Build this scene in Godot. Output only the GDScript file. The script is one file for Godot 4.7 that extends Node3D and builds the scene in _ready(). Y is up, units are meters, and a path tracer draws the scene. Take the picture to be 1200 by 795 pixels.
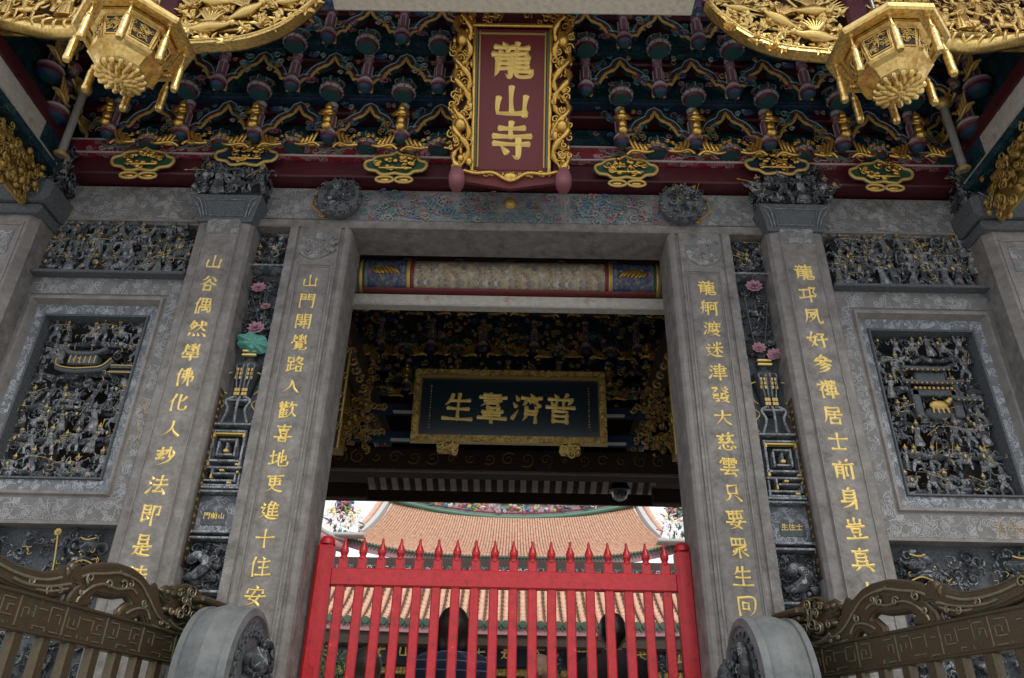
extends Node3D

# ------------------------------------------------------------------ mesh builder
class MB:
	var v := PackedVector3Array()
	var n := PackedVector3Array()
	var uv := PackedVector2Array()
	var c := PackedColorArray()
	var ix := PackedInt32Array()
	var xf := Transform3D()
	var col := Color(1, 1, 1)
	func pt(p: Vector3, nn: Vector3, u := Vector2.ZERO) -> int:
		v.push_back(xf * p)
		n.push_back((xf.basis * nn).normalized())
		uv.push_back(u)
		c.push_back(col)
		return v.size() - 1
	func tri(a: int, b: int, d: int) -> void:   # a b d counter-clockwise from outside
		ix.push_back(a); ix.push_back(d); ix.push_back(b)
	func quad(a: Vector3, b: Vector3, d: Vector3, e: Vector3, uvs := []) -> void:
		var nn := (b - a).cross(e - a)
		if nn.length_squared() < 1e-16:
			nn = (d - b).cross(e - b)
		var us := uvs if uvs.size() == 4 else [Vector2(0, 1), Vector2(1, 1), Vector2(1, 0), Vector2(0, 0)]
		var i := pt(a, nn, us[0])
		pt(b, nn, us[1]); pt(d, nn, us[2]); pt(e, nn, us[3])
		tri(i, i + 1, i + 2); tri(i, i + 2, i + 3)
	func face(pts: Array, mid: Vector3) -> void:   # convex face turned away from mid
		var cen := Vector3.ZERO
		for p in pts: cen += p
		cen /= pts.size()
		var nn: Vector3 = (pts[1] - pts[0]).cross(pts[2] - pts[0])
		var flip := nn.dot(cen - mid) < 0
		if flip: nn = -nn
		var i := -1
		for p in pts:
			var k := pt(p, nn)
			if i < 0: i = k
		for k in range(1, pts.size() - 1):
			if flip: tri(i, i + k + 1, i + k)
			else: tri(i, i + k, i + k + 1)
	func box(mid: Vector3, size: Vector3, bev := 0.0) -> void:
		var h := size * 0.5
		if bev <= 0.0:
			var p := []
			for k in 8: p.append(mid + Vector3(h.x if k & 1 else -h.x, h.y if k & 2 else -h.y, h.z if k & 4 else -h.z))
			quad(p[4], p[5], p[7], p[6]); quad(p[1], p[0], p[2], p[3]); quad(p[5], p[1], p[3], p[7])
			quad(p[0], p[4], p[6], p[2]); quad(p[6], p[7], p[3], p[2]); quad(p[0], p[1], p[5], p[4])
			return
		var b := minf(bev, minf(h.x, minf(h.y, h.z)) * 0.9)
		var q := {}
		for k in 8:
			var s := Vector3(1 if k & 1 else -1, 1 if k & 2 else -1, 1 if k & 4 else -1)
			q[k] = [mid + Vector3(s.x * h.x, s.y * (h.y - b), s.z * (h.z - b)), mid + Vector3(s.x * (h.x - b), s.y * h.y, s.z * (h.z - b)), mid + Vector3(s.x * (h.x - b), s.y * (h.y - b), s.z * h.z)]
			face(q[k], mid)
		for ax in 3:
			var m1 := 1 << ((ax + 1) % 3)
			var m2 := 1 << ((ax + 2) % 3)
			var m0 := 1 << ax
			for s in 2:
				var o := m0 if s else 0
				face([q[o][ax], q[o | m1][ax], q[o | m1 | m2][ax], q[o | m2][ax]], mid)
			for s1 in 2:
				for s2 in 2:
					var o := (m1 if s1 else 0) | (m2 if s2 else 0)
					face([q[o][(ax + 1) % 3], q[o | m0][(ax + 1) % 3], q[o | m0][(ax + 2) % 3], q[o][(ax + 2) % 3]], mid)
	func tube(pts: Array, rads, sides := 6, flat := 1.0, capped := true) -> void:   # flat squashes along local z
		var m := pts.size()
		var ref := Vector3.UP
		var first := -1
		var lastd := Vector3.ZERO
		for i in m:
			var p: Vector3 = pts[i]
			var d: Vector3 = (pts[mini(i + 1, m - 1)] - pts[maxi(i - 1, 0)])
			if d.length_squared() < 1e-14: d = lastd
			d = d.normalized()
			if i == 0:
				ref = Vector3.RIGHT if absf(d.y) > 0.8 else Vector3.UP
			var a := (ref - d * ref.dot(d)).normalized()
			var b := d.cross(a)
			ref = a
			lastd = d
			var r: float = rads if (rads is float or rads is int) else rads[i]
			for k in sides:
				var t := TAU * k / sides
				var o := a * cos(t) + b * sin(t)
				var o2 := Vector3(o.x, o.y, o.z * flat)
				var j := pt(p + o2 * r, Vector3(o.x, o.y, o.z / maxf(flat, 0.05)), Vector2(float(k) / sides, float(i) / m))
				if first < 0: first = j
		for i in m - 1:
			for k in sides:
				var a0 := first + i * sides + k
				var a1 := first + i * sides + (k + 1) % sides
				tri(a0, a1, a1 + sides); tri(a0, a1 + sides, a0 + sides)
		if capped:
			for e in 2:
				var i := 0 if e == 0 else m - 1
				var d: Vector3 = (pts[0] - pts[1] if e == 0 else pts[m - 1] - pts[m - 2])
				var cc := pt(pts[i], d)
				var f := v.size()
				for k in sides: 
					v.push_back(v[first + i * sides + k]); n.push_back((xf.basis * d).normalized()); uv.push_back(Vector2.ZERO); c.push_back(col)
				for k in sides:
					if e == 0: tri(cc, f + (k + 1) % sides, f + k)
					else: tri(cc, f + k, f + (k + 1) % sides)
	func lathe(prof: Array, segs := 12, phase := 0.0, smooth := true, cols := []) -> void:   # prof: Vector2(radius, y), bottom to top, about local y
		for i in prof.size() - 1:
			var p0: Vector2 = prof[i]
			var p1: Vector2 = prof[i + 1]
			if cols.size() > i: col = cols[i]
			var t := p1 - p0
			var nr := Vector2(t.y, -t.x)
			if nr.length_squared() < 1e-14: continue
			var base := -1
			for k in segs + 1:
				var a := TAU * k / segs + phase
				if smooth:
					var nn := Vector3(cos(a) * nr.x, nr.y, sin(a) * nr.x)
					var j := pt(Vector3(cos(a) * p0.x, p0.y, sin(a) * p0.x), nn, Vector2(float(k) / segs, float(i) / prof.size()))
					if base < 0: base = j
					pt(Vector3(cos(a) * p1.x, p1.y, sin(a) * p1.x), nn, Vector2(float(k) / segs, float(i + 1) / prof.size()))
			if smooth:
				for k in segs:
					var b := base + k * 2
					tri(b, b + 1, b + 3); tri(b, b + 3, b + 2)
			else:
				for k in segs:
					var a := TAU * k / segs + phase
					var b := TAU * (k + 1) / segs + phase
					quad(Vector3(cos(b) * p0.x, p0.y, sin(b) * p0.x), Vector3(cos(a) * p0.x, p0.y, sin(a) * p0.x), Vector3(cos(a) * p1.x, p1.y, sin(a) * p1.x), Vector3(cos(b) * p1.x, p1.y, sin(b) * p1.x))
	func ball(p: Vector3, r: Vector3, segs := 8, rings := 6) -> void:
		var f := v.size()
		for i in rings + 1:
			var la := PI * i / rings - PI / 2
			for k in segs:
				var a := TAU * k / segs
				var o := Vector3(cos(la) * cos(a), sin(la), cos(la) * sin(a))
				pt(p + o * r, o / r, Vector2(float(k) / segs, float(i) / rings))
		for i in rings:
			for k in segs:
				var a0 := f + i * segs + k
				var a1 := f + i * segs + (k + 1) % segs
				tri(a0, a0 + segs, a1 + segs); tri(a0, a1 + segs, a1)
	func prism(poly: PackedVector2Array, z0: float, z1: float) -> void:   # outline in xy
		var idx := Geometry2D.triangulate_polygon(poly)
		if idx.is_empty(): return
		var area := 0.0
		for k in poly.size(): area += poly[k].cross(poly[(k + 1) % poly.size()])
		var ccw := area > 0
		var f := v.size()
		for p in poly: pt(Vector3(p.x, p.y, z1), Vector3(0, 0, 1), Vector2(p.x, -p.y))
		var g := v.size()
		for p in poly: pt(Vector3(p.x, p.y, z0), Vector3(0, 0, -1), Vector2(p.x, -p.y))
		for k in range(0, idx.size(), 3):
			var a := idx[k]
			var b := idx[k + 1]
			var d := idx[k + 2]
			var up := (poly[b] - poly[a]).cross(poly[d] - poly[a]) > 0
			if not up:
				var t := b; b = d; d = t
			tri(f + a, f + b, f + d); tri(g + a, g + d, g + b)
		for k in poly.size():
			var a: Vector2 = poly[k]
			var b: Vector2 = poly[(k + 1) % poly.size()]
			if ccw: quad(Vector3(a.x, a.y, z0), Vector3(b.x, b.y, z0), Vector3(b.x, b.y, z1), Vector3(a.x, a.y, z1))
			else: quad(Vector3(b.x, b.y, z0), Vector3(a.x, a.y, z0), Vector3(a.x, a.y, z1), Vector3(b.x, b.y, z1))
	func extrude_y(prof: Array, y0: float, y1: float, mid: Vector2) -> void:   # prof: Vector2(x, z) round a vertical shaft
		var top := []
		for k in prof.size():
			var a: Vector2 = prof[k]
			var b: Vector2 = prof[(k + 1) % prof.size()]
			face([Vector3(a.x, y0, a.y), Vector3(b.x, y0, b.y), Vector3(b.x, y1, b.y), Vector3(a.x, y1, a.y)], Vector3(mid.x, (y0 + y1) / 2, mid.y))
			top.append(Vector3(a.x, y1, a.y))
		face(top, Vector3(mid.x, y0, mid.y))
	func ring(h0: Vector2, z0: float, h1: Vector2, z1: float, mid := Vector2.ZERO, us := 1.0) -> void:   # band between two rectangles, h = half sizes
		for k in 4:
			var s := [Vector2(-1, -1), Vector2(1, -1), Vector2(1, 1), Vector2(-1, 1)]
			var a: Vector2 = mid + s[k] * h0
			var b: Vector2 = mid + s[(k + 1) % 4] * h0
			var d: Vector2 = mid + s[(k + 1) % 4] * h1
			var e: Vector2 = mid + s[k] * h1
			quad(Vector3(a.x, a.y, z0), Vector3(b.x, b.y, z0), Vector3(d.x, d.y, z1), Vector3(e.x, e.y, z1), [a * us, b * us, d * us, e * us])
	func spiral(p: Vector3, r: float, turns: float, a0: float, th: float, sides := 3, segs := 14, dir := 1.0) -> void:   # a curl lying in the xy plane
		var pts := []
		var rd := []
		for k in segs + 1:
			var t := float(k) / segs
			var a := a0 + dir * t * turns * TAU
			var q := r * (1.0 - 0.85 * t)
			pts.append(p + Vector3(cos(a) * q, sin(a) * q, r * 0.25 * t))
			rd.append(th * (1.0 - 0.5 * t))
		tube(pts, rd, sides, 1.0, false)
	func mesh() -> ArrayMesh:
		var m := ArrayMesh.new()
		if v.is_empty(): return m
		var a := []
		a.resize(Mesh.ARRAY_MAX)
		a[Mesh.ARRAY_VERTEX] = v; a[Mesh.ARRAY_NORMAL] = n; a[Mesh.ARRAY_TEX_UV] = uv; a[Mesh.ARRAY_COLOR] = c; a[Mesh.ARRAY_INDEX] = ix
		m.add_surface_from_arrays(Mesh.PRIMITIVE_TRIANGLES, a)
		return m

# ------------------------------------------------------------------ scene helpers
var M := {}
var used := {}
var rng := RandomNumberGenerator.new()

func numbered(called: String) -> String:
	if not used.has(called):
		used[called] = 0
		return called
	used[called] += 1
	return "%s_%03d" % [called, used[called]]

func thing(called: String, label: String, category: String, at := Vector3.ZERO, group := "", turn := 0.0) -> Node3D:
	var o := Node3D.new()
	o.name = numbered(called)
	add_child(o)
	o.position = at
	o.rotation.y = turn
	o.set_meta("label", label)
	o.set_meta("category", category)
	if group: o.set_meta("group", group)
	return o

func inst(called: String, m: Mesh, mat: Material, parent: Node3D, at := Transform3D()) -> MeshInstance3D:
	var o := MeshInstance3D.new()
	o.name = called
	o.mesh = m
	o.material_override = mat
	o.cast_shadow = GeometryInstance3D.SHADOW_CASTING_SETTING_ON
	parent.add_child(o, true)
	o.transform = at
	return o

func put(called: String, b: MB, mat: Material, parent: Node3D, at := Transform3D()) -> MeshInstance3D:
	return inst(called, b.mesh(), mat, parent, at)

func structure(called: String, b: MB, mat: Material, label := "", category := "") -> MeshInstance3D:
	var o := put(called, b, mat, self)
	o.set_meta("kind", "structure")
	if label: o.set_meta("label", label)
	if category: o.set_meta("category", category)
	return o

func T(p: Vector3, sc := Vector3.ONE, rz := 0.0, ry := 0.0, rx := 0.0) -> Transform3D:
	return Transform3D(Basis.from_euler(Vector3(rx, ry, rz)) * Basis.from_scale(sc), p)

func R(a: float, b: float) -> float:
	return rng.randf_range(a, b)

func bez(pts: Array, segs := 8) -> Array:   # Catmull-Rom through the points (Vector2 or Vector3)
	var out := []
	var m := pts.size()
	for i in m - 1:
		var p0 = pts[maxi(i - 1, 0)]
		var p1 = pts[i]
		var p2 = pts[i + 1]
		var p3 = pts[mini(i + 2, m - 1)]
		for k in segs:
			var t := float(k) / segs
			out.append(0.5 * (2.0 * p1 + (p2 - p0) * t + (2.0 * p0 - 5.0 * p1 + 4.0 * p2 - p3) * t * t + (3.0 * p1 - p0 - 3.0 * p2 + p3) * t * t * t))
	out.append(pts[m - 1])
	return out

func v3(pts: Array, z := 0.0) -> Array:
	var o := []
	for p in pts: o.append(Vector3(p.x, p.y, z))
	return o

# ------------------------------------------------------------------ materials
func mat(called: String, albedo: Color, rough: float, metal := 0.0) -> StandardMaterial3D:
	var m := StandardMaterial3D.new()
	m.resource_name = called
	m.albedo_color = albedo.linear_to_srgb()
	m.roughness = rough
	m.metallic = metal
	M[called] = m
	return m

func noise(seed_: int, freq: float, oct: int, stops: Array, size := 512, cell := false) -> NoiseTexture2D:   # stops: [offset, linear colour]
	var f := FastNoiseLite.new()
	f.seed = seed_
	f.frequency = freq
	f.fractal_octaves = oct
	if oct > 6: f.fractal_gain = .74
	f.noise_type = FastNoiseLite.TYPE_CELLULAR if cell else FastNoiseLite.TYPE_SIMPLEX_SMOOTH
	var t := NoiseTexture2D.new()
	t.width = size; t.height = size
	t.seamless = true
	t.noise = f
	var g := Gradient.new()
	var offs := PackedFloat32Array()
	var cols := PackedColorArray()
	for s in stops:
		offs.push_back(s[0]); cols.push_back((s[1] as Color).linear_to_srgb())
	g.offsets = offs; g.colors = cols
	t.color_ramp = g
	return t

func bumpy(seed_: int, freq: float, oct: int, strength: float, size := 512) -> NoiseTexture2D:
	var f := FastNoiseLite.new()
	f.seed = seed_
	f.frequency = freq
	f.fractal_octaves = oct
	var t := NoiseTexture2D.new()
	t.width = size; t.height = size
	t.seamless = true
	t.as_normal_map = true
	t.bump_strength = strength
	t.noise = f
	return t

func triplanar(m: StandardMaterial3D, tex: Texture2D, scale_: float, nrm: Texture2D = null, ns := 1.0, world := true) -> StandardMaterial3D:
	if tex != null:
		m.albedo_texture = tex
		m.albedo_color = Color.WHITE
	m.uv1_triplanar = true
	m.uv1_world_triplanar = world
	m.uv1_scale = Vector3.ONE * scale_
	if nrm:
		m.normal_enabled = true
		m.normal_texture = nrm
		m.normal_scale = ns
	return m

# pale incised scroll lines drawn over a mottled ground
func scroll_image(size: int, ground: Color, spread: float, lines: Array, count: int, rmin: float, rmax: float, wide: float, seed_: int) -> Image:
	var r := RandomNumberGenerator.new()
	r.seed = seed_
	var f := FastNoiseLite.new()
	f.seed = seed_
	f.frequency = 0.02
	var by := PackedByteArray()
	by.resize(size * size * 3)
	var cov := PackedFloat32Array()
	cov.resize(size * size)
	var reach := int(ceil(wide - .5))
	var which := PackedByteArray()
	which.resize(size * size)
	for q in count:
		var cx := r.randf() * size
		var cy := r.randf() * size
		var rad := r.randf_range(rmin, rmax)
		var turns := r.randf_range(0.9, 2.1)
		var a0 := r.randf() * TAU
		var dir := 1.0 if r.randf() < 0.5 else -1.0
		var li := r.randi() % lines.size()
		var pts := PackedVector2Array()
		var steps := int(rad * turns * 4.0) + 12
		for k in steps:
			var t := float(k) / steps
			var a := a0 + dir * t * turns * TAU
			var rr := rad * (1.0 - 0.8 * t)
			pts.push_back(Vector2(cx + cos(a) * rr, cy + sin(a) * rr))
		var tail := r.randf_range(0.8, 2.4) * rad
		var st := Vector2(cos(a0), sin(a0)) * rad + Vector2(cx, cy)
		var td := Vector2(-sin(a0), cos(a0)) * -dir
		for k in int(tail * 1.5):
			var t := k / 1.5
			pts.push_back(st + td * t + Vector2(cos(a0), sin(a0)) * (t * t) / (rad * 2.0) * (1.0 if q % 2 else -0.3))
		for p in pts:
			for oy in range(-reach, reach + 2):
				for ox in range(-reach, reach + 2):
					var px := int(floor(p.x)) + ox
					var py := int(floor(p.y)) + oy
					var d := Vector2(px, py).distance_to(p)
					var cv := clampf(wide + 0.5 - d, 0.0, 1.0)
					if cv > 0.0:
						var j := posmod(py, size) * size + posmod(px, size)
						if cv > cov[j]:
							cov[j] = cv
							which[j] = li
	for y in size:
		for x in size:
			var j := y * size + x
			var nz := 1.0 + spread * f.get_noise_2d(x, y) + spread * r.randf_range(-0.5, 0.5)
			var cc := Color(ground.r * nz, ground.g * nz, ground.b * nz)
			if cov[j] > 0.0: cc = cc.lerp(lines[which[j]], cov[j])
			cc = cc.clamp().linear_to_srgb()
			by[j * 3] = int(cc.r * 255); by[j * 3 + 1] = int(cc.g * 255); by[j * 3 + 2] = int(cc.b * 255)
	return Image.create_from_data(size, size, false, Image.FORMAT_RGB8, by)

func relief_from(im: Image, strength: float) -> ImageTexture:
	var h := im.duplicate() as Image
	h.convert(Image.FORMAT_RGBA8)
	h.bump_map_to_normal_map(strength)
	return ImageTexture.create_from_image(h)

func make_materials() -> void:
	var grain := bumpy(5, 0.12, 3, 1.2)
	triplanar(mat("stone", Color(.2, .19, .18), .8), noise(3, 0.012, 7, [[0.0, Color(.11, .1, .092)], [.35, Color(.18, .167, .155)], [.55, Color(.206, .193, .181)], [.75, Color(.232, .219, .207)], [1.0, Color(.3, .29, .28)]], 1024), .42, grain, .5)
	triplanar(mat("brown_stone", Color(.2, .18, .16), .75), noise(9, 0.013, 7, [[0.0, Color(.08, .072, .066)], [.34, Color(.15, .138, .127)], [.52, Color(.178, .165, .153)], [.7, Color(.208, .194, .182)], [1.0, Color(.29, .276, .264)]], 1024), .47, grain, .5)
	triplanar(mat("drum_stone", Color(.2, .22, .22), .62), noise(19, 0.014, 7, [[0.0, Color(.07, .08, .08)], [.5, Color(.135, .148, .15)], [1.0, Color(.2, .218, .218)]]), .9, grain, .4)
	var im := scroll_image(768, Color(.15, .148, .145), .22, [Color(.36, .365, .37), Color(.28, .285, .29), Color(.3, .305, .31)], 820, 7, 19, 1.2, 11)
	triplanar(mat("scroll_stone", Color.WHITE, .75), ImageTexture.create_from_image(im), .75, relief_from(im, 4.0), 1.2)
	im = scroll_image(512, Color(.115, .125, .135), .25, [Color(.37, .4, .43), Color(.28, .31, .34), Color(.33, .36, .39)], 460, 6, 15, 1.4, 12)
	triplanar(mat("fine_scroll", Color.WHITE, .7), ImageTexture.create_from_image(im), 1.15, relief_from(im, 4.0), 1.2)
	im = scroll_image(512, Color(.05, .056, .06), .55, [Color(.34, .365, .38), Color(.2, .215, .23), Color(.02, .021, .024), Color(.025, .026, .03), Color(.12, .13, .14)], 400, 6, 17, 2.3, 13)  # pale lines paint worn, dusty edges and the highlights along them
	triplanar(mat("dark_carving", Color.WHITE, .6), ImageTexture.create_from_image(im), 1.3, relief_from(im, 1.5), .6, true)
	im = scroll_image(512, Color(.1, .108, .115), .5, [Color(.34, .36, .375), Color(.22, .235, .25), Color(.035, .037, .042), Color(.05, .053, .06)], 380, 6, 16, 2.1, 15)
	triplanar(mat("grey_carving", Color.WHITE, .7), ImageTexture.create_from_image(im), 1.4, relief_from(im, 1.5), .6, true)
	triplanar(mat("dark_stone", Color(.05, .055, .06), .6), noise(4, 0.05, 4, [[0.0, Color(.06, .066, .072)], [1.0, Color(.13, .14, .15)]]), 1.5, grain, .5)
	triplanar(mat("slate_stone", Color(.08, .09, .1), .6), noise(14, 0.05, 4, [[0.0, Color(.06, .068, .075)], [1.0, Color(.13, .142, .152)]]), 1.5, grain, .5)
	im = scroll_image(512, Color(.17, .165, .155), .25, [Color(.13, .25, .25), Color(.3, .19, .19), Color(.13, .2, .29), Color(.33, .33, .32), Color(.28, .28, .28), Color(.26, .26, .25), Color(.3, .3, .29)], 560, 7, 22, 1.3, 17)
	triplanar(mat("painted_scroll", Color.WHITE, .75), ImageTexture.create_from_image(im), .9, relief_from(im, 2.0), .5)
	mat("gold", Color(.72, .45, .1), .32, .85)
	triplanar(M.gold, noise(31, 0.05, 4, [[0.0, Color(.4, .22, .04)], [.45, Color(.72, .46, .11)], [1.0, Color(.86, .62, .22)]]), 2.0, bumpy(32, .04, 2, 1.5), .3, false)
	mat("bright_gold", Color(.8, .55, .17), .3, .88)
	triplanar(M.bright_gold, noise(33, 0.04, 4, [[0.0, Color(.3, .17, .035)], [.35, Color(.72, .49, .16)], [.7, Color(.86, .64, .25)], [1.0, Color(.94, .76, .38)]]), 1.6, bumpy(34, .03, 2, 1.5), .2, false)
	mat("gold_leaf", Color(.86, .64, .19), .42, .2)
	mat("old_gold", Color(.48, .33, .1), .45, .45)
	mat("dull_gilt", Color(.55, .38, .11), .45, .3)
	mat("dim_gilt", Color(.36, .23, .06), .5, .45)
	mat("teal_field", Color(.02, .075, .045), .4)
	mat("ochre_edge", Color(.42, .26, .07), .45)
	triplanar(mat("bronze", Color.WHITE, .42, .55), noise(41, 0.018, 5, [[0.0, Color(.06, .1, .08)], [.33, Color(.085, .072, .043)], [.5, Color(.1, .066, .035)], [.66, Color(.085, .06, .033)], [.8, Color(.08, .07, .046)], [1.0, Color(.16, .21, .18)]]), 2.6, bumpy(42, .06, 3, 2.0), .5)
	triplanar(mat("bronze_raised", Color.WHITE, .4, .55), noise(43, 0.03, 4, [[0.0, Color(.17, .145, .09)], [1.0, Color(.3, .275, .19)]]), 2.2)
	triplanar(mat("red_paint", Color.WHITE, .38), noise(51, 0.02, 4, [[0.0, Color(.12, .02, .018)], [.14, Color(.33, .012, .016)], [.3, Color(.4, .011, .017)], [.6, Color(.44, .013, .019)], [.92, Color(.48, .018, .024)], [.95, Color(.46, .1, .09)], [1.0, Color(.4, .2, .17)]]), 1.4, bumpy(52, .05, 4, 2.0), .35)
	triplanar(mat("dark_red", Color.WHITE, .5), noise(53, 0.02, 4, [[0.0, Color(.05, .006, .011)], [1.0, Color(.08, .01, .017)]]), 1.2)
	triplanar(mat("plaque_red", Color.WHITE, .5), noise(54, 0.08, 4, [[0.0, Color(.115, .012, .015)], [1.0, Color(.17, .026, .027)]]), 3.0)
	mat("pink_knob", Color(.26, .1, .115), .6)
	im = scroll_image(512, Color(.2, .014, .026), .3, [Color(.5, .3, .32), Color(.12, .2, .16), Color(.45, .36, .34)], 110, 12, 26, 1.6, 18)
	triplanar(mat("red_scroll", Color.WHITE, .5), ImageTexture.create_from_image(im), 1.3, null, 1.0, false)
	im = scroll_image(512, Color(.008, .03, .037), .4, [Color(.018, .08, .1), Color(.03, .055, .12), Color(.1, .15, .13)], 170, 10, 26, 1.0, 19)
	triplanar(mat("teal_scroll", Color.WHITE, .5), ImageTexture.create_from_image(im), 1.3, null, 1.0, false)
	triplanar(mat("deep_blue", Color.WHITE, .5), noise(55, .03, 3, [[0, Color(.01, .022, .045)], [1, Color(.03, .055, .1)]]), 1.5)
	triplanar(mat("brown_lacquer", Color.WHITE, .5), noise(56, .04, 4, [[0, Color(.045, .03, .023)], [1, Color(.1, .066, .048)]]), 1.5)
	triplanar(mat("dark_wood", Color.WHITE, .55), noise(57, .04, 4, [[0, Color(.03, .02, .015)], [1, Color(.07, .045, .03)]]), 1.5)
	var vc := mat("colours", Color.WHITE, .5)
	vc.vertex_color_use_as_albedo = true
	var vg := mat("glazed", Color.WHITE, .28)
	vg.vertex_color_use_as_albedo = true
	triplanar(mat("pale_paint", Color.WHITE, .55), noise(58, .03, 5, [[0, Color(.45, .4, .3)], [.3, Color(.6, .58, .47)], [1, Color(.7, .7, .6)]]), 1.2)
	im = scroll_image(512, Color(.42, .4, .35), .22, [Color(.1, .1, .1), Color(.22, .2, .18), Color(.35, .2, .13)], 60, 8, 30, 1.0, 20)
	triplanar(mat("ink_painting", Color.WHITE, .5), ImageTexture.create_from_image(im), 1.6)
	im = scroll_image(512, Color(.34, .29, .19), .4, [Color(.1, .1, .1), Color(.26, .12, .07), Color(.1, .14, .2), Color(.5, .47, .42), Color(.16, .15, .1)], 300, 6, 20, 2.4, 21)
	triplanar(mat("scene_painting", Color.WHITE, .5), ImageTexture.create_from_image(im), 1.8)
	im = scroll_image(512, Color(.02, .045, .12), .3, [Color(.3, .08, .24), Color(.04, .2, .1), Color(.4, .27, .06), Color(.08, .14, .32)], 220, 9, 22, 2.2, 22)
	triplanar(mat("beam_painting", Color.WHITE, .5), ImageTexture.create_from_image(im), 3.0)
	im = scroll_image(512, Color(.3, .2, .045), .4, [Color(.7, .5, .16), Color(.1, .06, .015)], 220, 8, 19, 2.0, 23)
	triplanar(mat("carved_gold", Color.WHITE, .38, .35), ImageTexture.create_from_image(im), 1.6, relief_from(im, 4.0), 1.0, false)
	mat("sign_blue", Color(.012, .024, .034), .22)
	triplanar(mat("roof_tile", Color.WHITE, .55), noise(61, .03, 7, [[0, Color(.22, .13, .09)], [.25, Color(.5, .28, .18)], [.45, Color(.62, .36, .23)], [.65, Color(.68, .43, .3)], [1, Color(.75, .6, .5)]]), .5)
	mat("roof_under", Color(.13, .07, .045), .7)
	mat("rafter_wood", Color(.26, .21, .18), .7)
	mat("glazed_green", Color(.07, .13, .09), .35)
	mat("white_trim", Color(.5, .5, .48), .6)
	mat("pink_trim", Color(.42, .22, .23), .6)
	triplanar(mat("paving", Color.WHITE, .8), noise(63, .03, 5, [[0, Color(.34, .33, .315)], [1, Color(.5, .49, .47)]]), .6, grain, .4)
	triplanar(mat("jade_leaf", Color.WHITE, .5), noise(64, .04, 3, [[0, Color(.04, .15, .12)], [.45, Color(.07, .27, .22)], [.8, Color(.12, .36, .3)], [1, Color(.3, .42, .37)]]), 6.0)
	triplanar(mat("rose", Color.WHITE, .65), noise(73, .05, 4, [[0, Color(.2, .1, .12)], [.4, Color(.36, .16, .2)], [.7, Color(.46, .25, .29)], [1, Color(.55, .42, .44)]]), 5.0)
	mat("skin", Color(.42, .25, .17), .55)
	triplanar(mat("black_hair", Color(.014, .012, .011), .38), null, 6.0, bumpy(71, .05, 3, 6.0), 1.0)
	mat("grey_hair", Color(.06, .05, .04), .5)
	mat("black_cloth", Color(.012, .012, .014), .9)
	mat("grey_cloth", Color(.09, .08, .07), .9)
	mat("denim", Color(.03, .045, .08), .9)
	var si := Image.create(8, 64, false, Image.FORMAT_RGB8)
	for y in 64:
		for x in 8: si.set_pixel(x, y, Color(.012, .018, .04).linear_to_srgb() if y % 32 > 3 else Color(.1, .16, .3).linear_to_srgb())
	triplanar(mat("striped_cloth", Color.WHITE, .9), ImageTexture.create_from_image(si), 9.0)
	mat("leaf_green", Color(.07, .16, .03), .55)
	M.leaf_green.backlight = Color(.12, .2, .03)
	mat("lens_black", Color(.01, .01, .01), .2)
	var gl := mat("dome_glass", Color(.7, .72, .74), .05)
	gl.transparency = BaseMaterial3D.TRANSPARENCY_ALPHA
	gl.albedo_color.a = .25
	for k in ["dark_carving", "dark_stone", "slate_stone", "brown_lacquer", "teal_scroll", "deep_blue"]:
		M[k].metallic_specular = .25
		M[k].roughness = .75
	mat("steel", Color(.2, .2, .2), .35, .8)

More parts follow.
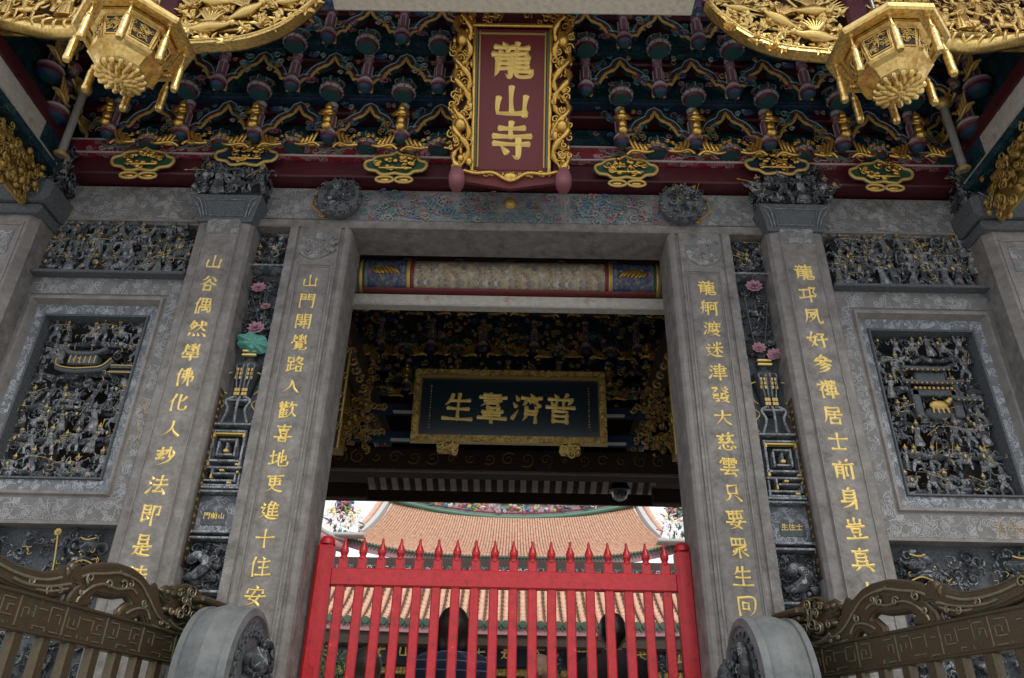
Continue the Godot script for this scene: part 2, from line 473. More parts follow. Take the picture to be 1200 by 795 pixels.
# ------------------------------------------------------------------ brush lettering (strokes on a 100 x 100 field, y down)
const WATER := "d14,10 22,20;d8,34 16,44;p6,88 14,76 24,58"
const MAN := "p26,6 20,24 6,44;h19,30 19,94"
const GATE := "h14,8 14,94;h14,8 42,8 42,40;h14,24 42,24;h14,40 42,40;h58,8 58,40;h58,8 88,8;p88,8 88,94 78,88;h58,24 88,24;h58,40 88,40"
const WALK := "d14,12 22,22;h8,38 26,36 14,58 24,64;n6,88 26,76 50,88 98,90"
const CROWN := "h20,8 18,42;h20,18 32,16;h20,30 32,28;h80,8 82,42;h68,16 80,16;h68,28 80,28;p58,4 42,20;d42,4 58,20;p58,22 42,38;d42,22 58,38"
const GLYPHS := {
	"山": "h50,12 50,82;h18,42 16,82 84,80;h84,38 84,86",
	"谷": "p38,8 30,22 14,34;d60,8 72,18 84,30;p50,28 38,46 8,62;n50,28 64,46 92,60;h32,62 34,94;h32,62 68,62 66,92;h34,90 66,90",
	"偶": MAN + ";h42,8 42,44;h42,8 84,8 84,44;h42,26 84,26;h42,44 84,44;h63,8 63,76;h36,58 36,94;h36,58 92,58 92,90 82,86;p50,78 60,76 74,72;d70,64 76,76",
	"然": "p26,6 18,26 6,42;p22,18 42,18 34,44 8,66;d22,28 30,34;d16,38 24,46;h48,30 92,28;p68,8 66,40 40,68;n68,32 78,52 96,66;d80,10 88,18;p16,78 12,86 6,94;d34,78 38,92;d56,78 62,92;d78,76 86,84 94,94",
	"學": CROWN + ";h10,60 12,48 90,48 84,60;h30,60 70,58 52,70;p52,68 54,94 42,92;h14,76 88,74",
	"佛": MAN + ";h40,18 82,16 80,34;h40,34 80,34;h40,34 38,52;p38,52 86,50 84,74 74,70;p54,6 54,60 38,94;h68,4 68,96",
	"化": "p30,8 22,30 4,54;h22,36 22,92;p82,18 68,36 44,52;h54,12 54,80 62,88 86,86 90,70",
	"人": "p50,10 44,50 8,90;n48,36 64,64 94,88",
	"妙": "h12,24 48,20;p32,8 32,22;p34,24 16,40;h16,40 40,36;p40,38 12,62;h12,62 42,56;h70,6 70,50;p58,20 52,34 46,42;d80,18 88,30;p90,38 66,74 16,94",
	"法": WATER + ";h40,26 86,24;h62,6 62,50;h32,50 94,48;p60,52 50,68 38,82;h38,82 80,78;d72,66 80,76 88,90",
	"即": "h16,10 16,78;h16,10 46,8 46,46;h16,26 46,26;h16,44 46,44;p16,78 28,74 42,62;d34,54 44,68;h62,14 90,12 88,54 78,50;h62,14 60,98",
	"是": "h30,6 30,44;h30,6 70,6 70,44;h30,24 70,24;h30,44 70,44;h12,56 88,54;h50,56 50,86;h52,70 76,68;p30,64 24,80 8,94;n22,78 46,90 94,94",
	"詩": "d22,4 28,10;h8,18 42,16;h14,30 38,28;h14,42 38,40;h14,56 14,86;h14,56 38,56 36,84;h14,84 36,84;h52,18 90,16;h70,4 70,36;h46,38 96,36;h50,56 96,54;p80,42 80,94 68,90;d58,66 66,76",
	"門": GATE,
	"開": GATE + ";h32,54 68,54;h26,70 74,70;p42,54 40,76 30,92;h60,54 60,94",
	"覺": CROWN + ";h10,56 12,46 90,46 84,56;h34,56 34,82;h34,56 66,56 66,82;h34,65 66,65;h34,73 66,73;h34,82 66,82;p42,82 34,92 14,98;h58,82 58,94 88,94 92,84",
	"路": "h10,10 10,36;h10,10 38,10 38,36;h10,36 38,36;h24,36 24,80;h24,56 42,56;h10,54 10,86;h4,90 24,84 46,76;p62,6 54,22 44,36;p58,18 84,18 70,40 44,58;n56,28 72,46 96,56;h56,64 56,94;h56,64 84,64 82,94;h56,92 82,92",
	"入": "p46,18 40,52 6,90;n34,12 50,20 66,60 96,88",
	"歡": "h6,14 50,14;h18,6 18,22;h38,6 38,22;h10,26 24,26 24,38 10,38 10,26;h34,26 48,26 48,38 34,38 34,26;p18,42 12,54 4,64;h14,54 14,94;h14,54 50,52;h16,66 46,66;h16,78 46,78;h16,92 52,90;h30,44 30,92;p68,8 64,26 54,44;p64,24 94,22 86,38;p74,36 72,64 50,94;n74,52 84,76 98,92",
	"喜": "h18,12 82,10;h50,2 50,28;h26,28 74,26;h30,36 70,36 68,52 32,52 30,36;d36,56 40,64;p64,56 60,64;h8,68 92,66;h30,76 70,76 68,94 32,94 30,76",
	"地": "h6,36 36,32;h20,12 20,76;h4,80 20,76 40,64;h46,46 88,34 86,64 78,60;h66,8 66,72;h50,22 50,82 58,90 92,88 96,72",
	"更": "h12,10 90,8;h26,22 26,54;h26,22 76,20 76,54;h26,38 76,36;h26,54 76,52;p50,10 48,62 10,94;n28,58 56,80 96,92",
	"進": "p52,6 44,24 32,38;h44,22 44,74;d62,6 70,16;h44,24 88,22;h44,40 84,38;h44,56 84,54;h44,74 92,72;h66,22 66,74;" + WALK,
	"十": "h8,48 92,46;h50,8 50,94",
	"住": MAN + ";d58,6 66,16;h40,28 92,26;h46,56 88,54;h34,90 98,88;h66,28 66,90",
	"安": "d50,2 54,12;h12,36 14,22 90,20 84,34;h46,30 28,64;n28,64 56,74 82,94;p70,46 56,76 14,96;h6,54 96,50",
	"龍": "d28,2 30,10;h8,16 50,14;d18,22 22,30;p40,20 36,32;h4,36 54,34;p14,44 14,78 6,96;h14,44 46,44;p46,44 46,94 36,90;h16,58 44,58;h16,72 44,72;h60,6 60,30;h60,16 86,14;h60,30 88,28 88,42;h60,44 88,42;h60,44 60,84 68,94 94,92 98,80;h64,56 86,54;h64,68 86,66;h64,80 86,78",
	"舸": "p24,2 18,14;p14,16 14,60 4,94;h14,16 42,16;p42,16 42,92 34,88;h4,50 50,46;d26,26 30,36;d26,60 30,70;h52,14 98,12;h58,32 58,62;h58,32 76,32 74,60;h58,58 74,58;p88,14 88,94 76,88",
	"渡": WATER + ";d62,2 66,10;h36,18 96,16;p36,18 34,60 22,90;h40,36 94,34;h54,26 54,54;h76,26 76,54;h54,54 76,54;p44,66 86,64 70,82 36,98;n50,74 70,86 96,96",
	"迷": "d46,10 52,22;p84,8 78,20;h36,36 94,34;h66,4 66,76;p64,40 54,56 36,68;n68,40 78,54 94,66;" + WALK,
	"津": WATER + ";h40,18 88,16 88,44;h32,32 98,30;h40,46 88,44;h40,60 90,58;h32,76 98,74;h64,4 64,98",
	"發": "p12,14 38,12 26,30 6,46;d18,22 26,30;n60,8 74,28 96,44;p84,8 76,16;p92,20 82,28;h14,50 40,48 38,60 14,62 12,74 40,72 38,94 26,90;p58,46 56,58 48,66;h58,46 80,44 80,60 92,60;p50,72 86,70 74,86 46,98;n58,76 74,90 96,98",
	"大": "h10,36 90,34;p50,8 46,50 8,94;n50,38 66,70 94,92",
	"慈": "d32,2 38,10;p68,2 62,12;h8,18 92,16;p32,22 18,34;h18,34 34,36;p36,34 16,52;h14,54 40,50;d36,44 42,56;p70,22 56,34;h56,34 72,36;p74,34 54,52;h52,54 80,50;d74,44 82,56;d16,70 12,84;h34,66 36,86 50,94 72,90 74,80;d52,64 56,74;d80,66 92,80",
	"雲": "h20,6 80,4;h8,28 10,16 92,14 88,28;h50,6 50,42;h24,24 38,24;h24,36 38,36;h62,24 76,24;h62,36 76,36;h24,52 76,50;h8,66 92,64;p48,66 28,88;h28,88 74,84;d64,74 80,94",
	"只": "h28,12 30,56;h28,12 74,10 72,54;h30,52 72,52;p38,62 28,80 12,92;d62,62 76,74 88,90",
	"要": "h10,8 90,6;h20,20 20,44;h20,20 80,20 80,44;h20,44 80,44;h40,8 40,44;h60,8 60,44;h44,50 26,74;n26,74 54,82 80,98;p70,56 56,82 16,98;h6,62 94,60",
	"眾": "h18,8 18,38;h18,8 82,8 82,38;h18,38 82,38;h38,8 38,38;h60,8 60,38;p80,46 50,54 20,56;h50,54 50,98;p38,58 30,76 8,92;p22,66 18,76;n58,60 72,78 94,94;p82,58 72,68",
	"生": "p28,10 22,30 8,46;h24,28 84,26;h52,6 52,90;h18,56 82,54;h6,92 96,90",
	"回": "h14,14 18,92;p14,14 86,12 88,66 62,96;h36,36 36,64;h36,36 62,36 62,64;h36,64 62,64",
	"邛": "h8,24 46,22;h26,24 26,70;h4,74 50,66;h60,12 60,96;h60,12 88,10 74,38 90,52 82,66 68,62",
	"夙": "p20,10 20,56 4,92;h20,10 76,8;h76,8 78,76 86,92 96,80;h30,26 66,24;p46,28 40,46 28,60;p42,40 64,38 52,62 26,86;d42,50 52,60",
	"好": "h26,6 12,52;n12,52 28,66 44,86;p40,30 32,64 6,92;h2,36 48,32;h56,18 90,16 74,34;p74,34 76,92 62,88;h50,52 98,48",
	"參": "p50,2 38,14;h38,14 60,12;d56,8 64,16;p26,20 14,32;h14,32 38,30;d34,24 42,34;p74,20 62,32;h62,32 86,30;d82,24 92,34;p50,32 36,48 4,62;n50,34 66,48 96,60;p60,50 48,58 34,64;p68,62 52,72 28,80;p78,72 56,88 16,98",
	"禪": "d22,4 28,14;h6,26 38,24;p38,24 24,46 4,60;h24,44 24,96;d30,48 38,58;h48,8 66,8 66,24 48,24 48,8;h74,8 92,8 92,24 74,24 74,8;h50,32 50,66;h50,32 90,32 90,66;h50,48 90,48;h50,66 90,66;h70,32 70,98;h42,80 98,78",
	"居": "h18,12 82,10 82,32;h20,34 82,32;p18,12 18,60 6,94;h32,50 92,48;h60,36 60,66;h38,66 38,94;h38,66 82,66 80,94;h38,92 80,92",
	"士": "h8,36 92,34;h50,8 50,86;h20,88 80,86",
	"前": "d30,4 38,16;p70,2 62,14;h6,26 94,24;p16,38 16,80 12,94;h16,38 46,38;p46,38 46,94 36,90;h18,54 44,54;h18,68 44,68;h64,40 64,80;p86,34 86,94 74,90",
	"身": "p54,2 44,14;h28,16 28,66;h28,16 74,14;p74,14 74,96 62,90;h28,32 74,32;h28,48 74,48;h12,66 78,62;p72,66 48,84 10,98",
	"豈": "h50,4 50,30;h24,12 24,32;h24,32 76,30;h76,10 76,34;h12,42 88,40;h30,50 70,50 68,70 32,70 30,50;d34,76 40,88;p66,74 60,88;h6,94 94,92",
	"真": "h16,14 84,12;h50,2 50,24;h28,24 28,76;h28,24 72,24 72,76;h28,40 72,40;h28,56 72,56;h6,76 96,74;p36,80 28,88 12,98;d64,80 76,86 88,98",
	"上": "h50,10 50,86;h50,44 76,42;h8,88 92,86",
	"寺": "h24,18 78,16;h50,2 50,38;h8,40 94,38;h12,60 92,58;p68,46 68,96 54,90;d28,68 38,80",
	"普": "d30,2 38,12;p70,2 62,12;h14,18 86,16;h38,18 38,46;h62,18 62,46;d18,26 26,38;p82,24 74,38;h6,48 94,46;h28,58 28,96;h28,58 72,58 72,96;h28,76 72,76;h28,94 72,94",
	"濟": WATER + ";d64,2 68,10;h36,14 96,12;p50,20 46,34 38,40;p62,20 60,36;h60,22 72,24;p84,18 76,36;d78,28 92,40;p50,48 50,76 40,94;h50,58 82,58;h50,70 82,70;h82,48 82,96",
	"羣": "h24,6 76,4 76,24;h10,16 92,14;h24,26 76,24;p44,4 36,26 12,46;h36,34 36,50;h36,34 70,34 70,50;h36,50 70,50;d32,54 38,60;p68,54 62,60;h20,66 82,64;h26,76 76,74;h8,88 94,86;h50,62 50,100",
	"民": "h20,10 78,8 76,34;h20,34 76,34;h20,10 20,84;p20,84 40,74;h24,54 84,50;n52,36 62,70 92,90",
	"國": "h10,8 10,94;h10,8 90,8 90,94;h10,94 90,94;h22,26 78,26;h28,40 50,40 50,58 28,58 28,40;h22,74 52,68;n60,16 66,60 82,80;p76,46 56,80;d72,14 80,22",
	"武": "h20,16 60,14;h8,34 92,30;h40,46 40,84;h42,62 62,60;h22,54 22,88;h8,92 60,82;n64,8 70,60 92,90;d80,10 88,18",
}
var glyph_cache := {}

func glyph(ch: String, thick := 8.5) -> ArrayMesh:
	var key := ch + str(thick)
	if glyph_cache.has(key): return glyph_cache[key]
	var b := MB.new()
	var gr := RandomNumberGenerator.new()
	gr.seed = ch.unicode_at(0)
	for s in (GLYPHS[ch] as String).split(";"):
		var kind := s[0]
		var pts := []
		for w in s.substr(1).split(" "):
			var xy := w.split(",")
			pts.append(Vector2(float(xy[0]) - 50.0 + gr.randf_range(-1.5, 1.5), 50.0 - float(xy[1]) + gr.randf_range(-1.5, 1.5)))
		var path := []
		if kind == "h":
			for i in pts.size() - 1:
				var steps := 5 if pts.size() == 2 else 4
				for k in steps:
					var t := float(k) / steps
					var q: Vector2 = (pts[i] as Vector2).lerp(pts[i + 1], t)
					var side: Vector2 = ((pts[i + 1] - pts[i]) as Vector2).orthogonal().normalized()
					path.append(q + side * sin(t * PI) * 1.6)
			path.append(pts[-1])
		else:
			path = bez(pts, 6)
		var m := path.size()
		var li := []
		var ri := []
		var ci := []
		for i in m:
			var t := float(i) / (m - 1)
			var w := 1.0
			if kind == "h": w = 1.12 - 0.34 * sin(t * PI) + (0.12 if i == 0 or i == m - 1 else 0.0)
			elif kind == "p": w = 1.2 - 1.05 * t * t
			elif kind == "n": w = 0.45 + 1.0 * t if t < 0.82 else lerpf(1.27, 0.12, (t - 0.82) / 0.18)
			else: w = 0.4 + 0.95 * t
			w *= thick * 0.5
			var d: Vector2 = (path[mini(i + 1, m - 1)] - path[maxi(i - 1, 0)])
			d = d.normalized()
			var nn := Vector2(-d.y, d.x)
			var p: Vector2 = path[i]
			if i == 0: p -= d * w * 0.6
			if i == m - 1: p += d * w * (0.6 if kind != "p" else 0.1)
			li.append(p + nn * w); ri.append(p - nn * w); ci.append(p)
		var hgt := thick * 0.32
		for i in m - 1:
			for sd in 2:
				var e0: Vector2 = li[i] if sd == 0 else ri[i]
				var e1: Vector2 = li[i + 1] if sd == 0 else ri[i + 1]
				var c0: Vector2 = ci[i]
				var c1: Vector2 = ci[i + 1]
				var a := Vector3(e0.x, e0.y, 0) * .01
				var bb := Vector3(e1.x, e1.y, 0) * .01
				var cc := Vector3(c1.x, c1.y, hgt) * .01
				var dd := Vector3(c0.x, c0.y, hgt) * .01
				if sd == 0: b.quad(a, dd, cc, bb)
				else: b.quad(dd, a, bb, cc)
		for e in 2:
			var i := 0 if e == 0 else m - 1
			var o: Vector2 = (ci[0] - ci[1] if e == 0 else ci[m - 1] - ci[m - 2])
			o = ci[i] + o.normalized() * thick * .28
			b.face([Vector3(li[i].x, li[i].y, 0) * .01, Vector3(o.x, o.y, 0) * .01, Vector3(ci[i].x, ci[i].y, hgt) * .01], Vector3(ci[i].x, ci[i].y, -20) * .01)
			b.face([Vector3(ri[i].x, ri[i].y, 0) * .01, Vector3(o.x, o.y, 0) * .01, Vector3(ci[i].x, ci[i].y, hgt) * .01], Vector3(ci[i].x, ci[i].y, -20) * .01)
	glyph_cache[key] = b.mesh()
	return glyph_cache[key]

# ------------------------------------------------------------------ carved motifs
var figures := []   # [stone mesh, gilt mesh], one unit tall, standing on the origin, facing +z
var bird_mesh: ArrayMesh
var rose_mesh: ArrayMesh

func make_figures() -> void:
	for q in 9:
		var s := MB.new()
		var mounted := q % 3 == 2
		var y0 := 0.0
		if mounted:
			s.ball(Vector3(0, .36, 0), Vector3(.3, .13, .12), 8, 6)
			var nk := 1.0 if q % 2 else -1.0
			s.tube([Vector3(.2 * nk, .38, 0), Vector3(.34 * nk, .56, .03), Vector3(.36 * nk, .68, .05)], [.1, .07, .06], 6)
			s.ball(Vector3(.43 * nk, .66, .06), Vector3(.12, .055, .05), 6, 5)
			for k in 4:
				var lx := (-.22 if k < 2 else .2) + R(-.03, .03)
				s.tube([Vector3(lx, .32, -.05 + .12 * (k % 2)), Vector3(lx + R(-.09, .09), .16, .05), Vector3(lx + R(-.1, .1), .0, .05)], [.055, .035, .03], 5)
			s.tube([Vector3(-.28 * nk, .38, 0), Vector3(-.4 * nk, .34, .03), Vector3(-.42 * nk, .16, .05)], [.03, .04, .01], 5)
			y0 = .34
		var lean := R(-.12, .12)
		var hh := .62 if mounted else 1.0
		var hip := Vector3(0, y0 + (.1 if mounted else .45), .02)
		var neck := hip + Vector3(lean, .36 * hh + .06, .05)
		s.tube([hip - Vector3(0, .05, 0), hip + Vector3(lean * .4, .12, .03), neck - Vector3(0, .06, 0), neck], [.13, .115, .14, .06], 8, .8)
		if not mounted:
			if q % 3 == 0:
				s.tube([hip, hip - Vector3(0, .2, -.02), Vector3(R(-.04, .04), .0, .02)], [.14, .17, .23], 9, .7)
				for k in 5:
					var a := -1.0 + k * .5
					s.tube([hip + Vector3(a * .1, 0, .09), Vector3(a * .2, .02, .16)], [.012, .022], 4)
			else:
				for sd in [-1, 1]:
					var kn := Vector3(sd * R(.12, .24), R(.2, .28), .1)
					s.tube([hip + Vector3(sd * .06, 0, 0), kn, Vector3(kn.x + sd * R(-.08, .1), .02, .05)], [.1, .075, .05], 6)
					s.ball(Vector3(kn.x + sd * .03, .02, .08), Vector3(.05, .03, .08), 6, 4)
				s.tube([hip + Vector3(-.15, .02, .08), hip + Vector3(0, -.1, .15), hip + Vector3(.15, .02, .08)], [.03, .07, .03], 6)
		s.ball(neck + Vector3(lean * .2, .11, .02), Vector3(.085, .105, .09), 8, 6)
		var hat := Transform3D(Basis(), neck + Vector3(lean * .2, .15, .02))
		var g2 := MB.new()
		if mounted:
			var nk := 1.0 if q % 2 else -1.0
			g2.tube([Vector3(.1 * nk, .46, .1), Vector3(.25 * nk, .44, .14), Vector3(.36 * nk, .58, .12)], .016, 4)
		g2.xf = hat
		g2.lathe([Vector2(.1, 0), Vector2(.105, .03), Vector2(.07, .08), Vector2(.03, .12), Vector2(.015, .19)], 7)
		g2.xf = Transform3D()
		var wrist := []
		for sd in [-1, 1]:
			var sh := neck + Vector3(sd * .14, -.06, .02)
			var el := sh + Vector3(sd * R(.05, .15), R(-.2, .05), R(.06, .14))
			var wr := el + Vector3(sd * R(-.12, .1), R(-.08, .2), R(.03, .1))
			s.tube([sh, el, wr], [.07, .06, .035], 6)
			s.tube([el, el - Vector3(0, .12, 0)], [.05, .02], 5)
			wrist.append(wr)
		if q % 3 == 1 or q == 6 or q == 5:
			var w: Vector3 = wrist[q % 2]
			var dr := Vector3(R(-.6, .6), R(.5, 1), R(0, .1)).normalized()
			if q % 4 == 1: dr = Vector3(1, R(-.4, .4), .1).normalized()
			g2.tube([w - dr * .22, w + dr * .3], .012, 4)
			g2.tube([w + dr * .3, w + dr * .4], [.035, .004], 4)
		else:
			g2.ball(wrist[0] + Vector3(0, .06, .03), Vector3(.06, .08, .03), 6, 5)
		g2.tube(bez([hip + Vector3(-.05, .0, .13), hip + Vector3(0, -.06, .15), hip + Vector3(.03, -.16, .16)], 3), .014, 4)
		g2.ball(neck + Vector3(0, -.09, .13), Vector3(.035, .035, .02), 6, 4)
		# ribbons flying behind the shoulders
		for sd in [-1, 1]:
			s.tube(bez([neck + Vector3(sd * .1, 0, -.05), neck + Vector3(sd * .3, R(.0, .15), -.06), neck + Vector3(sd * .38, R(-.2, .3), -.04), neck + Vector3(sd * .5, R(-.3, .2), 0)], 4), .025, 4)
		figures.append([s.mesh(), g2.mesh()])
	var b := MB.new()
	b.tube(bez([Vector3(-.5, -.02, 0), Vector3(-.2, 0, .06), Vector3(.05, .05, .1), Vector3(.28, .16, .1), Vector3(.36, .22, .1)], 4), [.01, .02, .035, .055, .08, .11, .13, .14, .14, .13, .11, .09, .07, .06, .055, .05, .05], 8)
	b.ball(Vector3(.4, .26, .1), Vector3(.09, .08, .075), 8, 6)
	b.tube([Vector3(.46, .26, .1), Vector3(.57, .22, .1)], [.03, .004], 5)
	for k in 7:
		var a := 1.0 + k * .22
		b.tube([Vector3(.05, .1, .16), Vector3(.02 + cos(a) * .25, .1 + sin(a) * .25, .2), Vector3(cos(a) * .42, .1 + sin(a) * .42, .16)], [.04, .04, .012], 5, .5)
	for k in 5:
		b.tube(bez([Vector3(-.3, 0, .04), Vector3(-.5, -.04 + k * .05 - .1, .05), Vector3(-.75, -.16 + k * .1 - .12, .06)], 4), [.03, .035, .035, .04, .04, .03, .025, .02, .006], 5, .6)
	bird_mesh = b.mesh()
	b = MB.new()
	for ringk in 3:
		var cnt := 9 - ringk * 2
		for k in cnt:
			var a := TAU * k / cnt + ringk * .4
			var r := .46 - ringk * .13
			var d := Vector3(cos(a), sin(a), 0)
			var side := Vector3(-sin(a), cos(a), 0)
			var z := .06 + ringk * .1
			var pts := [d * r * .2 + Vector3(0, 0, z), d * r * .7 + side * r * .3 + Vector3(0, 0, z + .02), d * r + Vector3(0, 0, z + .1), d * r * .7 - side * r * .3 + Vector3(0, 0, z + .02)]
			b.quad(pts[0], pts[3], pts[2], pts[1])
			b.quad(pts[0] - Vector3(0, 0, .04), pts[1], pts[2], pts[3])
	b.ball(Vector3(0, 0, .3), Vector3(.12, .12, .1), 7, 5)
	rose_mesh = b.mesh()

func add_figure(parent: Node3D, k: int, p: Vector3, size: float, stone: Material, gilt: Material, depth := .6, flip := false) -> void:
	var f: Array = figures[k % figures.size()]
	var o := inst("figure", f[0], stone, parent, T(p, Vector3(-size if flip else size, size, size * depth), R(-.1, .1)))
	inst("gilding", f[1], gilt, o)

# scrolling clouds, rocks and leaf sprays filling a field: one joined mass behind the figures
func add_filler(parent: Node3D, called: String, x0: float, x1: float, y0: float, y1: float, z: float, count: int, rmin: float, rmax: float, material: Material, deep := .03) -> void:
	var b := MB.new()
	for k in count:
		var r := R(rmin, rmax)
		var p := Vector3(R(x0 + r, x1 - r), R(y0 + r * .6, y1 - r), z + R(0, deep))
		var kind := rng.randi() % 5
		if kind < 3:
			b.spiral(p, r, R(.9, 1.6), R(0, TAU), r * R(.16, .3), 4, 11, 1.0 if rng.randf() < .5 else -1.0)
		elif kind == 3:
			b.ball(p, Vector3(r * R(.6, 1.1), r * R(.4, .8), r * .5), 6, 4)
			b.ball(p + Vector3(R(-r, r), R(-r, r) * .5, r * .2), Vector3(r * .5, r * .45, r * .4), 6, 4)
		else:
			for q in 6:
				var a := R(0, TAU)
				var e := p + Vector3(cos(a) * r * 1.1, sin(a) * r * 1.1, r * R(.1, .5))
				b.tube([p, p.lerp(e, .55) + Vector3(0, 0, r * .15), e], [r * .08, r * .2, r * .03], 4, .7, false)
	var o := put(called, b, material, parent)
	o.set_meta("kind", "stuff")

func add_specks(parent: Node3D, called: String, x0: float, x1: float, y0: float, y1: float, z: float, count: int, size: float, material: Material) -> void:
	var b := MB.new()
	for k in count:
		var p := Vector3(R(x0, x1), R(y0, y1), z + R(0, .03))
		if k % 3 == 0: b.ball(p, Vector3.ONE * size * R(.5, 1.0), 6, 4)
		else:
			var a := R(0, TAU)
			b.tube(bez([p, p + Vector3(cos(a), sin(a), .2) * size * 2.0, p + Vector3(cos(a + .9), sin(a + .9), .2) * size * 3.4], 3), size * R(.25, .4), 4, 1.0, false)
	var o := put(called, b, material, parent)
	o.set_meta("kind", "stuff")

# ------------------------------------------------------------------ the stone front of the gate
const FLOOR := .28

func couplet(parent: Node3D, text: String, x: float, y0: float, step: float, z: float, size: float, thick := 8.5) -> void:
	for k in text.length():
		inst("character", glyph(text[k], thick), M.gold_leaf, parent, T(Vector3(x, y0 - k * step, z), Vector3(size, size, size), R(-.05, .04)))

func outer_pillar(s: float, text: String, label: String) -> void:
	var t := thing("stone_pillar", label, "pillar", Vector3(s * 2.065, FLOOR, 0))
	var b := MB.new()
	b.extrude_y([Vector2(-.205, -.26), Vector2(-.205, .045), Vector2(-.185, .075), Vector2(-.13, .085), Vector2(-.12, .1), Vector2(.12, .1), Vector2(.13, .085), Vector2(.185, .075), Vector2(.205, .045), Vector2(.205, -.26)], 0, 4.22, Vector2(0, -.05))
	put("shaft", b, M.brown_stone, t)
	b = MB.new()
	b.box(Vector3(0, 4.165, .1), Vector3(.235, .13, .012), .004)
	put("carved_band", b, M.scroll_stone, t)
	b = MB.new()
	for k in [[.118, 1.0], [-.118, 1.0]]:
		b.box(Vector3(k[0], 2.08, .103), Vector3(.006, 3.95, .008))
	put("border_line", b, M.stone, t)
	couplet(t, text, 0, 4.135 - FLOOR, .181, .1, .13, 10.2)
	# small gilded signature strip on the side facing the door
	b = MB.new()
	b.box(Vector3(-s * .207, 2.35, -.02), Vector3(.008, 1.15, .07), .002)
	var st := put("signature_strip", b, M.dark_wood, t)
	b = MB.new()
	for k in 22:
		for q in 3:
			b.box(Vector3(-s * .2115, 2.88 - k * .05 + R(-.008, .008), -.02 + R(-.015, .015)), Vector3(.003, R(.004, .018), R(.004, .02)))
	put("small_lettering", b, M.old_gold, st).set_meta("kind", "stuff")
	# capital: flared slate block with incised scrolls, and a carved cluster on top
	b = MB.new()
	var fl := [[.2, .1, 4.21], [.215, .12, 4.27], [.26, .17, 4.385], [.262, .172, 4.4]]
	for k in 3:
		var a = fl[k]
		var d = fl[k + 1]
		var lo := [Vector3(-a[0], a[2], -.2), Vector3(-a[0], a[2], a[1]), Vector3(a[0], a[2], a[1]), Vector3(a[0], a[2], -.2)]
		var hi := [Vector3(-d[0], d[2], -.2), Vector3(-d[0], d[2], d[1]), Vector3(d[0], d[2], d[1]), Vector3(d[0], d[2], -.2)]
		for q in 3:
			b.face([lo[q], lo[q + 1], hi[q + 1], hi[q]], Vector3(0, 4.3, -.1))
	b.face([Vector3(-.262, 4.4, -.2), Vector3(.262, 4.4, -.2), Vector3(.262, 4.4, .172), Vector3(-.262, 4.4, .172)], Vector3(0, 4, 0))
	b.face([Vector3(-.2, 4.21, -.2), Vector3(.2, 4.21, -.2), Vector3(.2, 4.21, .1), Vector3(-.2, 4.21, .1)], Vector3(0, 5, 0))
	var cap := put("capital", b, M.slate_stone, t)
	b = MB.new()
	for sx in [-1, 1]:
		b.tube(bez([Vector3(sx * .15, 4.235, .118), Vector3(sx * .165, 4.3, .142), Vector3(sx * .19, 4.36, .166), Vector3(sx * .23, 4.375, .172)], 4), .005, 4)
		b.tube(bez([Vector3(sx * .17, 4.235, .118), Vector3(sx * .19, 4.3, .142), Vector3(sx * .22, 4.34, .163)], 4), .004, 4)
	b.tube([Vector3(-.13, 4.25, .122), Vector3(.13, 4.25, .122), Vector3(.15, 4.36, .166), Vector3(-.15, 4.36, .166), Vector3(-.13, 4.25, .122)], .004, 4)
	put("incised_scroll", b, M.fine_scroll, cap)
	b = MB.new()
	b.box(Vector3(0, 4.56, -.02), Vector3(.42, .32, .26), .03)
	put("capital_core", b, M.dark_stone, t)
	for k in 7:
		add_figure(t, k + int(s) * 2 + 3, Vector3(-.21 + k * .07, 4.41 + (.16 if k % 2 else .0), .12 + (.02 if k % 2 else .06)), .24, M.dark_carving, M.slate_stone if k % 3 else M.old_gold, .5, k % 2 == 0)
	add_filler(t, "capital_carving", -.27, .27, 4.4, 4.82, .1, 60, .025, .055, M.dark_carving, .08)
	for sd in [-1, 1]:
		var c := MB.new()
		c.xf = Transform3D(Basis(Vector3(0, 0, -sd), Vector3.UP, Vector3(sd, 0, 0)), Vector3(sd * .22, 0, 0))
		for k in 30:
			c.spiral(Vector3(R(-.18, .16), R(4.43, 4.72), R(0, .03)), R(.025, .05), 1.2, R(0, TAU), .01, 4, 10)
		put("capital_carving", c, M.dark_carving, t).set_meta("kind", "stuff")

